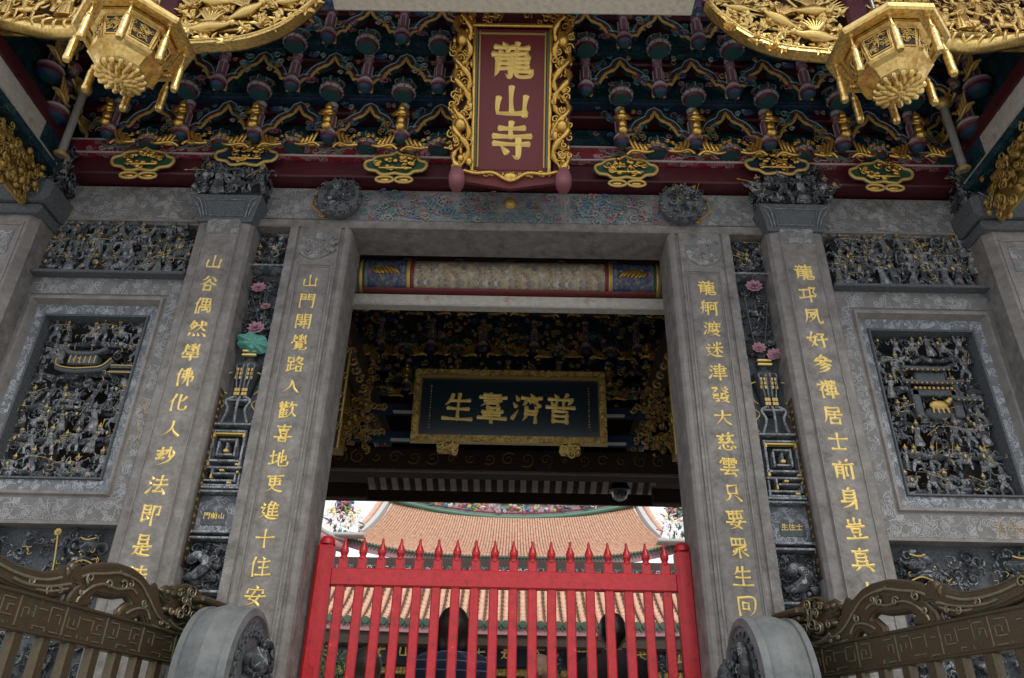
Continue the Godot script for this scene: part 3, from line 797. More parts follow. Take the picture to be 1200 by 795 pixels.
func inner_pillar(s: float, text: String, label: String) -> void:
	var t := thing("door_pillar", label, "pillar", Vector3(s * 1.385, FLOOR, 0))
	var b := MB.new()
	var pr := [Vector2(-.225, -.35), Vector2(-.225, -.05), Vector2(-.218, -.02), Vector2(-.2, -.004), Vector2(-.185, 0), Vector2(-.172, -.004), Vector2(-.165, -.016), Vector2(-.15, -.016), Vector2(-.146, 0), Vector2(.15, 0), Vector2(.154, -.012), Vector2(.166, -.012), Vector2(.17, 0), Vector2(.225, 0), Vector2(.225, -.35)]
	if s < 0:
		pr.reverse()
	var prs := []
	for p in pr: prs.append(Vector2(p.x * s, p.y))
	b.extrude_y(prs, 0, 4.25, Vector2(0, -.15))
	put("shaft", b, M.brown_stone, t)
	b = MB.new()
	for e in [[-.122, 2.24, .01, 3.36], [.122, 2.24, .01, 3.36], [0, 3.915, .254, .01], [-.105, 2.24, .004, 3.32], [.105, 2.24, .004, 3.32], [0, 3.895, .214, .004]]:
		b.box(Vector3(e[0], e[1], .003), Vector3(e[2], e[3], .008 if absf(e[0]) > .11 or e[3] == .01 else .004), .001)
	put("panel_border", b, M.stone, t)
	b = MB.new()
	b.xf = T(Vector3(s * .02, 4.09, 0), Vector3(1, 1, 1), 0, 0, PI / 2)
	b.lathe([Vector2(.13, 0), Vector2(.128, .008), Vector2(.11, .012), Vector2(0, .013)], 24)
	b.xf = Transform3D()
	put("incised_medallion", b, M.scroll_stone, t)
	add_filler(t, "incised_curls", -.13, .15, 4.0, 4.18, .006, 26, .02, .04, M.stone, .004)
	couplet(t, text, s * .015, 4.055 - FLOOR, .1662, .002, .122, 9.6)

func side_pillar(s: float, label: String) -> void:
	var t := thing("side_pillar", label, "pillar", Vector3(s * 3.6, FLOOR, .08))
	var b := MB.new()
	b.extrude_y([Vector2(-.25, -.3), Vector2(-.25, .07), Vector2(-.2, .12), Vector2(.2, .12), Vector2(.25, .07), Vector2(.25, -.3)], 0, 4.16, Vector2(0, -.05))
	put("shaft", b, M.brown_stone, t)
	b = MB.new()
	for e in [[-.17, 2.0, .012, 4.2], [.17, 2.0, .012, 4.2], [0, 4.08, .34, .012]]:
		b.box(Vector3(e[0], e[1], .121), Vector3(e[2], e[3], .008))
	put("panel_border", b, M.stone, t)
	b = MB.new()
	b.box(Vector3(0, 3.92, .118), Vector3(.26, .2, .016), .004)
	put("carved_band", b, M.scroll_stone, t)
	b = MB.new()
	b.box(Vector3(0, 4.2, -.05), Vector3(.56, .08, .44), .02)
	b.box(Vector3(0, 4.34, -.03), Vector3(.66, .2, .52), .04)
	var cap := put("capital", b, M.slate_stone, t)
	b = MB.new()
	for k in [-1, 1]:
		b.tube(bez([Vector3(k * .17, 4.25, .234), Vector3(k * .19, 4.32, .236), Vector3(k * .24, 4.38, .238), Vector3(k * .28, 4.42, .234)], 4), .006, 4)
	put("incised_scroll", b, M.fine_scroll, cap)
	b = MB.new()
	b.box(Vector3(0, 4.62, -.08), Vector3(.5, .36, .34), .04)
	put("capital_core", b, M.dark_stone, t)
	for k in 5:
		add_figure(t, k + 1, Vector3(-.25 + k * .12, 4.43, .1), .28, M.dark_carving, M.old_gold, .5, k % 2 == 0)
	add_filler(t, "capital_carving", -.34, .34, 4.44, 4.86, .06, 60, .03, .065, M.dark_carving, .12)
	var c := MB.new()
	c.xf = Transform3D(Basis(Vector3(0, 0, s), Vector3.UP, Vector3(-s, 0, 0)), Vector3(-s * .25, 0, -.05))
	for k in 40:
		c.spiral(Vector3(R(-.25, .2), R(4.44, 4.82), R(0, .06)), R(.03, .06), 1.2, R(0, TAU), .012, 4, 10)
	put("capital_carving", c, M.dark_carving, t).set_meta("kind", "stuff")

func carved_window(s: float) -> void:
	var side := "boat-shaped pavilion" if s < 0 else "double-eaved gatehouse"
	var t := thing("carved_window", "stone window of dark pierced battle carving with a %s, in scrolled granite frame" % side, "carved window", Vector3(s * 2.86, 2.31, 0))
	var mid := Vector2(0, .87)
	# flat engraved border, then mouldings stepping back
	var b := MB.new()
	b.ring(Vector2(.595, .87), 0, Vector2(.49, .735), 0, mid)
	b.ring(Vector2(.595, .87), -.1, Vector2(.595, .87), 0, mid)
	put("border", b, M.scroll_stone, t)
	b = MB.new()
	b.ring(Vector2(.49, .735), 0, Vector2(.485, .73), -.012, mid)
	b.ring(Vector2(.485, .73), -.012, Vector2(.472, .717), -.012, mid)
	b.ring(Vector2(.472, .717), -.012, Vector2(.462, .707), .006, mid)
	b.ring(Vector2(.462, .707), .006, Vector2(.445, .69), .006, mid)
	b.ring(Vector2(.445, .69), .006, Vector2(.425, .67), -.05, mid)
	put("moulding", b, M.stone, t)
	b = MB.new()
	b.ring(Vector2(.425, .67), -.05, Vector2(.37, .6), -.06, mid)
	put("inner_border", b, M.fine_scroll, t)
	b = MB.new()
	b.ring(Vector2(.37, .6), -.06, Vector2(.365, .595), -.045, mid)
	b.ring(Vector2(.365, .595), -.045, Vector2(.352, .582), -.05, mid)
	b.ring(Vector2(.352, .582), -.05, Vector2(.35, .58), -.505, mid)
	put("inner_moulding", b, M.slate_stone, t)
	b = MB.new()
	if s > 0:
		for k in 13:
			for q in 6:
				for w in 3: b.box(Vector3(.1 + k * .036 + R(-.007, .007), .018 + q * .017 + R(-.004, .004), .001), Vector3(R(.003, .013), R(.0025, .006), .003))
	else:
		for k in 6: b.tube(bez([Vector3(.535 + R(-.02, .02), .5 + k * .05, .0), Vector3(.545, .53 + k * .05, .003), Vector3(.53 + R(-.02, .02), .545 + k * .05, 0)], 3), .003, 4)
	put("small_lettering", b, M.old_gold, t).set_meta("kind", "stuff")
	# rocky ledges between the scenes, pierced openings between them
	for k in 5:
		var y := .31 + k * .235
		b = MB.new()
		for q in 2:
			var pts := []
			for i in 13: pts.append(Vector3(-.35 + i * .7 / 12, y + R(-.018, .018) + q * .02, -.2 + q * .05 + R(-.01, .015)))
			var rd := []
			for i in 13: rd.append(R(.014, .03))
			b.tube(pts, rd, 5)
		put("ledge", b, M.dark_carving, t)
	add_filler(t, "cloud_carving", -.35, .35, .28, 1.46, -.22, 105, .02, .045, M.dark_carving, .1)
	for row in 7:
		var y := .3 + row * .165
		var cnt := 6 + row % 2
		for k in cnt:
			var x := -.29 + k * .58 / (cnt - 1) + R(-.025, .025)
			if (row == 4 or row == 5) and absf(x) < .18: continue
			add_figure(t, rng.randi() % 9, Vector3(x, y + R(-.01, .02), -.15 + R(0, .03)), R(.14, .175), M.grey_carving if rng.randf() < .65 else M.dark_carving, M.old_gold if rng.randf() < .75 else M.grey_carving, .6, rng.randf() < .5)
	add_specks(t, "gilded_specks", -.33, .33, .3, 1.44, -.09, 26, .008, M.old_gold)
	add_specks(t, "gilded_curls", -.33, .33, .3, 1.44, -.07, 8, .007, M.old_gold)
	# the building in the upper middle
	b = MB.new()
	var g := MB.new()
	if s < 0:
		b.tube(bez([Vector3(-.19, 1.12, -.1), Vector3(-.16, 1.06, -.08), Vector3(-.05, 1.035, -.07), Vector3(.06, 1.04, -.07), Vector3(.14, 1.06, -.08), Vector3(.18, 1.13, -.1)], 4), .02, 6)
		b.box(Vector3(-.02, 1.13, -.12), Vector3(.2, .08, .08), .01)
		b.tube(bez([Vector3(-.17, 1.22, -.1), Vector3(-.1, 1.175, -.08), Vector3(.05, 1.175, -.08), Vector3(.12, 1.225, -.1)], 4), .018, 6)
		g.tube(bez([Vector3(-.19, 1.13, -.075), Vector3(-.16, 1.07, -.055), Vector3(-.05, 1.045, -.045), Vector3(.06, 1.05, -.045), Vector3(.14, 1.07, -.055), Vector3(.18, 1.14, -.075)], 4), .006, 4)
		for k in 6: g.box(Vector3(-.1 + k * .034, 1.13, -.078), Vector3(.006, .06, .004))
		b.box(Vector3(.26, 1.08, -.12), Vector3(.16, .012, .06)); b.box(Vector3(.26, 1.05, -.12), Vector3(.16, .012, .06))
		g.box(Vector3(.26, 1.092, -.09), Vector3(.17, .006, .01)); g.box(Vector3(.26, 1.04, -.09), Vector3(.17, .006, .01))
	else:
		for e in 3:
			var y: float = [1.17, 1.07, .95][e]
			var w: float = [.16, .2, .09][e]
			var x0: float = [-.02, .0, .2][e]
			b.tube(bez([Vector3(x0 - w, y + .02, -.09), Vector3(x0 - w * .6, y, -.07), Vector3(x0 + w * .6, y, -.07), Vector3(x0 + w, y + .02, -.09)], 4), .017, 6)
			for k in int(w * 60): g.ball(Vector3(x0 - w + .012 + k * 2.0 * w / int(w * 60), y - .014, -.055), Vector3.ONE * .0075, 5, 4)
		b.box(Vector3(0, 1.12, -.12), Vector3(.2, .07, .06), .006)
		b.box(Vector3(-.12, .93, -.13), Vector3(.05, .2, .06), .006); b.box(Vector3(.14, .93, -.13), Vector3(.06, .2, .06), .006); b.box(Vector3(0, 1.01, -.13), Vector3(.3, .05, .06), .006)
		for k in 9: g.box(Vector3(-.12 + k * .03, 1.035, -.09), Vector3(.016, .016, .01))
		g.ball(Vector3(.0, .905, -.085), Vector3(.065, .035, .02), 9, 6)
		g.tube([Vector3(.05, .92, -.08), Vector3(.085, .95, -.075)], [.022, .014], 6)
		for k in 4: g.tube([Vector3(-.045 + k * .03, .89, -.08), Vector3(-.05 + k * .034, .845, -.075)], [.01, .006], 5)
		b.ball(Vector3(0, .86, -.12), Vector3(.09, .05, .04), 8, 6)
	var pav := put("pavilion", b, M.slate_stone, t)
	put("gilded_trim", g, M.old_gold, pav)

func battle_frieze(s: float) -> void:
	var t := thing("battle_frieze", "dark stone frieze crowded with gilded warriors above the %s window" % ("boat pavilion" if s < 0 else "gatehouse"), "frieze", Vector3(s * 2.86, 4.045, 0))
	var b := MB.new()
	b.box(Vector3(0, .24, -.42), Vector3(1.18, .5, .04))
	put("backing", b, M.stone, t)
	b = MB.new()
	b.box(Vector3(0, .012, -.02), Vector3(1.18, .024, .2), .006)
	put("ledge", b, M.slate_stone, t)
	add_filler(t, "cloud_carving", -.58, .58, .03, .5, -.12, 200, .022, .05, M.dark_carving, .12)
	for row in 3:
		for k in 13 - row:
			add_figure(t, rng.randi() % 9, Vector3(-.53 + k * .088 + row * .045 + R(-.02, .02), .03 + row * .145, -.04 + R(0, .05) - row * .01), R(.17, .22), M.grey_carving if rng.randf() < .65 else M.dark_carving, M.old_gold if rng.randf() < .6 else M.slate_stone, .6, rng.randf() < .5)
	add_specks(t, "gilded_curls", -.55, .55, .06, .46, .03, 18, .009, M.old_gold)

func lower_relief(s: float) -> void:
	var t := thing("lower_relief", "carved stone relief of flowers and altar vessels under the %s window" % ("boat pavilion" if s < 0 else "gatehouse"), "relief", Vector3(s * 2.86, 1.309, 0))
	var b := MB.new()
	b.box(Vector3(0, .5, -.12), Vector3(1.18, 1.0, .04))
	put("backing", b, M.slate_stone, t)
	b = MB.new()
	b.ring(Vector2(.595, .5), 0, Vector2(.575, .48), 0, Vector2(0, .5))
	b.ring(Vector2(.575, .48), 0, Vector2(.57, .475), -.1, Vector2(0, .5))
	put("rim", b, M.stone, t)
	add_filler(t, "flower_carving", -.56, .56, .05, .97, -.1, 260, .025, .055, M.dark_carving, .08)
	# small altar stand with a censer, and a long-stemmed flower
	for k in 2:
		var x := s * (-.42 + k * .6)
		b = MB.new()
		var g := MB.new()
		b.box(Vector3(x, .78, -.05), Vector3(.14, .02, .08), .004)
		for q in [-1, 1]: b.box(Vector3(x + q * .06, .7, -.05), Vector3(.02, .15, .03), .004)
		b.xf = T(Vector3(x, .8, -.05))
		b.lathe([Vector2(.02, 0), Vector2(.05, .02), Vector2(.06, .05), Vector2(.035, .08), Vector2(.045, .1)], 10)
		b.xf = Transform3D()
		var st := put("altar_stand", b, M.dark_carving, t)
		g.tube(bez([Vector3(x - .06, .75, -.006), Vector3(x, .77, -.004), Vector3(x + .06, .75, -.006)], 4), .005, 4)
		put("gilded_trim", g, M.old_gold, st)
		g = MB.new()
		g.tube(bez([Vector3(x - .045, .9, 0), Vector3(x, .885, .01), Vector3(x + .045, .9, 0)], 4), .006, 4)
		put("gilded_trim", g, M.old_gold, st)
		g = MB.new()
		g.tube(bez([Vector3(x - .055, .64, -.006), Vector3(x - .04, .67, -.004), Vector3(x + .04, .67, -.004), Vector3(x + .055, .64, -.006)], 4), .007, 4)
		put("gilded_trim", g, M.old_gold, st)
	if s < 0:
		b = MB.new()
		b.tube(bez([Vector3(-s * .26, .6, -.03), Vector3(-s * .25, .78, -.01), Vector3(-s * .23, .92, 0)], 4), .005, 5)
		var fl := put("long_stem_flower", b, M.dull_gilt, t)
		inst("blossom", rose_mesh, M.dull_gilt, fl, T(Vector3(-s * .23, .93, .0), Vector3.ONE * .05))
	add_specks(t, "gilded_specks", -.52, .52, .5, .9, -.02, 50, .009, M.old_gold)

func narrow_panel(s: float) -> void:
	var t := thing("flower_panel", "tall slate panel with %s in a footed vase between two inscribed pillars" % ("lotus and green leaf" if s < 0 else "pink roses"), "carved panel", Vector3(s * 1.755, 1.3, -.08))
	var b := MB.new()
	b.box(Vector3(0, 1.64, -.09), Vector3(.3, 3.3, .04))
	put("backing", b, M.slate_stone, t)
	b = MB.new()
	for x in [-1, 1]: b.box(Vector3(x * .142, 1.64, .0), Vector3(.012, 3.28, .14), .003)
	for y in [.02, .62, .93, .965, 1.215, 1.24, 1.66, 2.9, 3.275]: b.box(Vector3(0, y, .0), Vector3(.272, .014, .13), .003)
	put("frame", b, M.fine_scroll, t)
	# top square: rider among curls
	add_filler(t, "top_carving", -.13, .13, 2.92, 3.26, -.06, 46, .02, .042, M.dark_carving, .06)
	for k in 3: add_figure(t, [2, 5, 1][k], Vector3(-.07 + k * .07, 2.93 + (.13 if k == 2 else .0), -.01), .19, M.dark_carving, M.old_gold, .5, s > 0)
	# flowers
	add_filler(t, "leaf_carving", -.13, .13, 2.25, 2.88, -.065, 60, .022, .045, M.dark_carving, .04)
	b = MB.new()
	for k in 3:
		b.tube(bez([Vector3(R(-.03, .03), 2.22, -.03), Vector3(R(-.08, .08), 2.4, -.01), Vector3(R(-.1, .1), R(2.6, 2.8), -.01)], 6), .0045, 5)
	put("stem", b, M.slate_stone, t)
	var spots := [[-.03, 2.74, .12], [.05, 2.58, .09], [.02, 2.4, .155]] if s < 0 else [[0, 2.82, .155], [-.03, 2.32, .12], [.07, 2.27, .13]]
	for f in spots:
		inst("flower", rose_mesh, M.rose, t, T(Vector3(f[0], f[1], 0), Vector3(f[2], f[2] * .75, f[2]), R(-.4, .4), R(-.2, .2), R(-.3, .1)))
	if s < 0:
		b = MB.new()
		var pr := []
		for k in 41:
			var a := TAU * k / 40
			var lobe := .87 + .13 * absf(sin(a * 3.5 + .4)) + .03 * sin(a * 2.0)
			pr.append(Vector3(cos(a) * .1 * lobe, sin(a) * .062 * lobe, .008 * sin(a * 7.0) + .016 * cos(a * 2.0)))
		for k in 40:
			var m0: Vector3 = pr[k] * .5 + Vector3(0, 0, .022)
			var m1: Vector3 = pr[k + 1] * .5 + Vector3(0, 0, .022)
			b.quad(m0, pr[k], pr[k + 1], m1)
			b.quad(Vector3(0, 0, .012), m0, m1, Vector3(0, 0, .012))
			b.quad(pr[k + 1], pr[k], pr[k] - Vector3(0, 0, .02), pr[k + 1] - Vector3(0, 0, .02))
		put("lotus_leaf", b, M.jade_leaf, t, T(Vector3(.02, 2.28, .012), Vector3(1.2, 1.25, 1), -.35, 0, .25))
	# vase on its stand
	b = MB.new()
	b.xf = T(Vector3(0, 1.83, -.045), Vector3(1, 1, .5))
	b.lathe([Vector2(.03, 0), Vector2(.045, .05), Vector2(.08, .2), Vector2(.092, .28), Vector2(.085, .31), Vector2(.04, .34), Vector2(.035, .37), Vector2(.055, .4)], 12)
	b.xf = Transform3D()
	var vs := put("vase", b, M.slate_stone, t)
	b = MB.new()
	for x in [-.04, .04]:
		b.tube([Vector3(x * .6, 1.87, .0), Vector3(x * 1.0, 1.98, .01), Vector3(x * 1.5, 2.1, .01), Vector3(x * 1.4, 2.12, .01), Vector3(x * .35, 2.12, .012), Vector3(x * .3, 1.9, .005)], .006, 4)
	put("outline", b, M.fine_scroll, vs)
	for x in [-.045, -.02, .02, .045]:
		for y in [2.02, 2.05, 2.08, 1.9, 1.93]:
			b = MB.new()
			b.box(Vector3(x * (1.1 if y > 2 else .75), y, .006), Vector3(.017, .022, .01))
			put("gilded_square", b, M.dull_gilt, vs)
	for y in [2.2, 2.23]:
		b = MB.new()
		b.box(Vector3(0, y, -.01), Vector3(.095, .012, .02))
		put("gilded_band", b, M.gold_leaf, vs)
	b = MB.new()
	for x in [-.06, 0, .06]:
		b.tube(bez([Vector3(x * .6, 1.88, .0), Vector3(x * 1.35, 1.84, .02), Vector3(x * .95, 1.78, .02), Vector3(x * 1.4, 1.69, .01)], 4), .01, 5)
	b.box(Vector3(0, 1.85, .0), Vector3(.13, .014, .04), .003)
	put("vase_stand", b, M.fine_scroll, t)
	b = MB.new()
	for x in [-1, 1]:
		b.tube(bez([Vector3(x * .085, 2.06, 0), Vector3(x * .125, 2.03, .01), Vector3(x * .12, 1.93, .01), Vector3(x * .09, 1.9, 0)], 4), .006, 4)
		b.tube(bez([Vector3(x * .12, 1.86, 0), Vector3(x * .09, 1.82, .01), Vector3(x * .13, 1.76, .01), Vector3(x * .11, 1.7, 0)], 4), .005, 4)
	put("gilded_curl", b, M.old_gold, t)
	# meander lattice
	b = MB.new()
	for e in [[0, 1.62, .22, .014], [-.1, 1.5, .014, .24], [.1, 1.5, .014, .24], [-.01, 1.42, .2, .014], [-.055, 1.5, .012, .1], [.055, 1.51, .012, .12], [0, 1.56, .11, .012], [0, 1.46, .09, .012], [0, 1.51, .012, .06], [0, 1.375, .24, .014], [-.06, 1.345, .012, .05], [.02, 1.335, .14, .012], [.09, 1.31, .012, .06], [-.02, 1.29, .2, .012], [-.11, 1.31, .012, .1], [.115, 1.29, .012, .1], [0, 1.26, .24, .012]]:
		b.box(Vector3(e[0], e[1], 0), Vector3(e[2], e[3], .09), .002)
	var la := put("lattice", b, M.fine_scroll, t)
	b = MB.new()
	for e in [[0, 1.6, .19, .012], [-.095, 1.59, .016, .03], [.095, 1.59, .016, .03], [0, 1.485, .03, .02], [-.1, 1.395, .02, .02], [.09, 1.395, .03, .014], [0, 1.355, .03, .014], [-.06, 1.315, .012, .03], [.06, 1.275, .03, .014], [.1, 1.345, .016, .016]]:
		b = MB.new()
		b.box(Vector3(e[0], e[1], .03), Vector3(e[2], e[3], .04), .003)
		put("gilded_joint", b, M.dull_gilt, la)
	b = MB.new()
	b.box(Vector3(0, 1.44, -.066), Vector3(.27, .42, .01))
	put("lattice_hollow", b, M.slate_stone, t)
	# donor tablet with small gilded lettering
	b = MB.new()
	b.box(Vector3(0, 1.09, -.02), Vector3(.25, .235, .06), .008)
	var dt := put("donor_tablet", b, M.fine_scroll, t)
	b = MB.new()
	b.box(Vector3(0, 1.06, .011), Vector3(.15, .08, .006))
	b.ball(Vector3(-.04, 1.1, .008), Vector3(.035, .03, .006), 8, 5); b.ball(Vector3(.04, 1.1, .008), Vector3(.035, .03, .006), 8, 5)
	put("cartouche", b, M.dark_stone, dt)
	var words := "門前山" if s < 0 else "生住士"
	for k in 3: inst("character", glyph(words[k], 11.0), M.gold_leaf, dt, T(Vector3(-.045 + k * .045, 1.075, .0145), Vector3.ONE * .042))
	# bottom square: mythical beast among clouds
	b = MB.new()
	b.box(Vector3(0, .775, -.03), Vector3(.262, .29, .04), .006)
	put("bottom_tablet", b, M.dark_carving, t)
	add_filler(t, "bottom_carving", -.125, .125, .64, .91, -.01, 46, .02, .045, M.dark_carving, .03)
	b = MB.new()
	b.tube(bez([Vector3(-.1, .7, .02), Vector3(-.02, .72, .04), Vector3(.03, .78, .05), Vector3(-.03, .83, .045), Vector3(-.06, .8, .05)], 5), [.012, .018, .024, .028, .03, .032, .033, .034, .034, .034, .033, .032, .03, .028, .026, .026, .028, .03, .032, .034, .03], 7)
	b.ball(Vector3(-.06, .8, .06), Vector3(.035, .03, .03), 8, 6)
	put("beast", b, M.dark_carving, t)
	add_filler(t, "bottom_carving", -.13, .13, .06, .58, -.06, 40, .025, .05, M.dark_carving, .04)

func lintels() -> void:
	var b := MB.new()
	var t := thing("door_lintel", "grey stone lintel painted with coloured dragons and waves over the doorway", "lintel", Vector3(0, 4.53, 0))
	# body with a moulded lower edge
	b.box(Vector3(0, .035, -.17), Vector3(3.75, .07, .36), .01)
	put("moulded_edge", b, M.brown_stone, t)
	b = MB.new()
	b.box(Vector3(0, .225, -.19), Vector3(3.75, .31, .36), .015)
	put("beam", b, M.painted_scroll, t)
	for s in [-1.0, 1.0]:
		b = MB.new()
		b.box(Vector3(s * 1.6, .225, -.008), Vector3(.46, .29, .012), .004)
		put("grey_end_panel", b, M.scroll_stone, t)
		b = MB.new()
		b.tube(bez([Vector3(s * 1.46, .35, 0), Vector3(s * 1.49, .22, 0), Vector3(s * 1.42, .14, 0), Vector3(s * 1.38, .1, 0)], 5), .009, 4)
		b.spiral(Vector3(s * 1.4, .12, 0), .035, 1.3, PI / 2, .008, 4, 12, s)
		put("gilded_scroll", b, M.ochre_edge, t)
		# dragon coiling among clouds in low relief
		b = MB.new()
		b.col = Color(.27, .15, .155)
		var path := bez([Vector3(s * 1.02, .12, 0), Vector3(s * .92, .27, 0), Vector3(s * .78, .14, 0), Vector3(s * .66, .26, 0), Vector3(s * .55, .16, 0), Vector3(s * .5, .29, 0), Vector3(s * .62, .34, 0)], 6)
		for k in path.size() - 1:
			var q: Vector3 = path[k]
			b.col = [Color(.27, .15, .155), Color(.3, .21, .2), Color(.2, .19, .18)][k % 3]
			for w in 3: b.ball(q + Vector3(R(-.018, .018), R(-.02, .02), -.002), Vector3(R(.01, .018), R(.008, .014), .008), 6, 4)
		for k in 60:
			b.col = [Color(.32, .15, .16), Color(.24, .24, .23), Color(.12, .26, .26), Color(.14, .2, .32), Color(.34, .32, .27)][k % 5]
			b.spiral(Vector3(s * R(.12, 1.1), R(.08, .34), .0), R(.02, .045), 1.3, R(0, TAU), .006, 4, 11)
		b.col = Color(.1, .2, .21)
		for k in 14:
			var p: Vector3 = path[2 + k * 2]
			b.spiral(p + Vector3(R(-.05, .05), R(-.06, .06), .0), R(.018, .035), 1.2, R(0, TAU), .007, 4, 9)
		b.col = Color(.11, .16, .24)
		for k in 3: b.tube(bez([Vector3(s * (.5 + .22 * k), .14, 0), Vector3(s * (.52 + .22 * k), .18, .005), Vector3(s * (.57 + .22 * k), .2, 0)], 4), .007, 4)
		put("painted_dragon", b, M.colours, t)
		# waves under the plaque
	b = MB.new()
	b.col = Color(.1, .25, .27)
	for k in 13:
		for q in 2:
			b.spiral(Vector3(-.36 + k * .06, .1 + q * .055, .0), .032 - .01 * q, .75, PI, .006, 4, 9, 1.0 if k % 2 else -1.0)
	put("painted_wave", b, M.colours, t)
	b = MB.new()
	b.xf = T(Vector3(0, .245, -.005), Vector3.ONE, 0, 0, PI / 2)
	b.lathe([Vector2(.046, 0), Vector2(.046, .012), Vector2(.034, .034), Vector2(.02, .046), Vector2(0, .05)], 16)
	put("gilded_boss", b, M.old_gold, t)
	for s in [-1.0, 1.0]:
		t = thing("side_lintel", "grey incised stone lintel between carved capitals above the %s battle frieze" % ("boat pavilion" if s < 0 else "gatehouse"), "lintel", Vector3(s * 2.86, 4.55, 0))
		b = MB.new()
		b.box(Vector3(0, .18, -.14), Vector3(1.22, .36, .28), .03)
		put("beam", b, M.scroll_stone, t)
		b = MB.new()
		b.box(Vector3(0, .015, .004), Vector3(1.16, .02, .012), .003)
		for q in [-1, 1]:
			b.tube(bez([Vector3(q * .5, .04, .004), Vector3(q * .56, .12, .004), Vector3(q * .5, .2, .004), Vector3(q * .54, .32, .004)], 4), .006, 4)
		put("raised_rim", b, M.stone, t)
		t = thing("stone_boss", "round dark stone boss of carved figures on lintel near the %s" % ("lotus panel" if s < 0 else "rose panel"), "boss", Vector3(s * 1.27, 4.745, .02))
		b = MB.new()
		b.xf = T(Vector3.ZERO, Vector3.ONE, 0, 0, PI / 2)
		b.lathe([Vector2(.13, -.02), Vector2(.165, .02), Vector2(.17, .06), Vector2(.15, .09), Vector2(.1, .1), Vector2(0, .1)], 24)
		put("disc", b, M.dark_stone, t)
		b = MB.new()
		for k in 14:
			var a := TAU * k / 14
			b.spiral(Vector3(cos(a) * .145, sin(a) * .145, .08), .03, 1.2, a, .011, 4, 10)
		put("rim_curls", b, M.dark_carving, t)
		for k in 5:
			var a := TAU * k / 5 + .5
			add_figure(t, k + 4, Vector3(cos(a) * .08, sin(a) * .07 - .07, .09), .15, M.dark_carving, M.slate_stone if s < 0 else M.old_gold, .6, k % 2 == 0)
		add_filler(t, "boss_carving", -.13, .13, -.12, .13, .09, 30, .02, .035, M.dark_carving, .03)

func gate_walls() -> void:
	for s in [-1.0, 1.0]:
		var b := MB.new()
		# the wall is open behind the pierced window
		for e in [[1.62, 2.5, .28, 4.92], [3.22, 3.62, .28, 4.92], [2.5, 3.22, .28, 2.59], [2.5, 3.22, 3.77, 4.92]]:
			b.box(Vector3(s * (e[0] + e[1]) * .5, (e[2] + e[3]) * .5, -.6), Vector3(e[1] - e[0], e[3] - e[2], .2))
		structure("gate_wall", b, M.stone, "grey stone wall behind the carved panels of the gate", "wall")
		b = MB.new()
		b.box(Vector3(s * 2.86, .79, -.1), Vector3(1.2, 1.02, .2), .02)
		structure("plinth_wall", b, M.scroll_stone, "engraved granite plinth under the carved relief", "wall")

# ------------------------------------------------------------------ painted woodwork under the eave
func red_beam() -> void:
	var t := thing("red_beam", "dark red beam with painted scroll band running above the stone lintels", "beam", Vector3(0, 4.93, 0))
	var b := MB.new()
	b.box(Vector3(0, .07, -.06), Vector3(6.9, .15, .34), .01)
	put("lower_beam", b, M.dark_red, t)
	b = MB.new()
	b.box(Vector3(0, .215, -.04), Vector3(6.9, .135, .4), .01)
	put("scroll_band", b, M.red_scroll, t)
	b = MB.new()
	for y in [.15, .28]: b.box(Vector3(0, y, .163), Vector3(6.9, .008, .012))
	put("pale_edge", b, M.white_trim, t)
	b = MB.new()
	b.col = Color(.14, .2, .17)
	for k in 12:
		var x := -2.99 + k * .545
		b.tube(bez([Vector3(x - .13, .24, .165), Vector3(x - .06, .2, .168), Vector3(x, .23, .17), Vector3(x + .06, .2, .168), Vector3(x + .13, .24, .165)], 4), .009, 4)
		b.tube(bez([Vector3(x - .08, .18, .165), Vector3(x, .2, .17), Vector3(x + .08, .18, .165)], 4), .007, 4)
	b.col = Color(.5, .33, .34)
	for k in 24:
		var x := -3.1 + k * .27
		b.spiral(Vector3(x, .19 + .04 * (k % 2), .164), .028, 1.2, 0, .006, 4, 10, 1.0 if k % 2 else -1.0)
		b.tube(bez([Vector3(x + .028, .19 + .04 * (k % 2), .164), Vector3(x + .07, .18, .166), Vector3(x + .1, .22, .164)], 3), .006, 4)
	put("cloud_scrolls", b, M.colours, t)

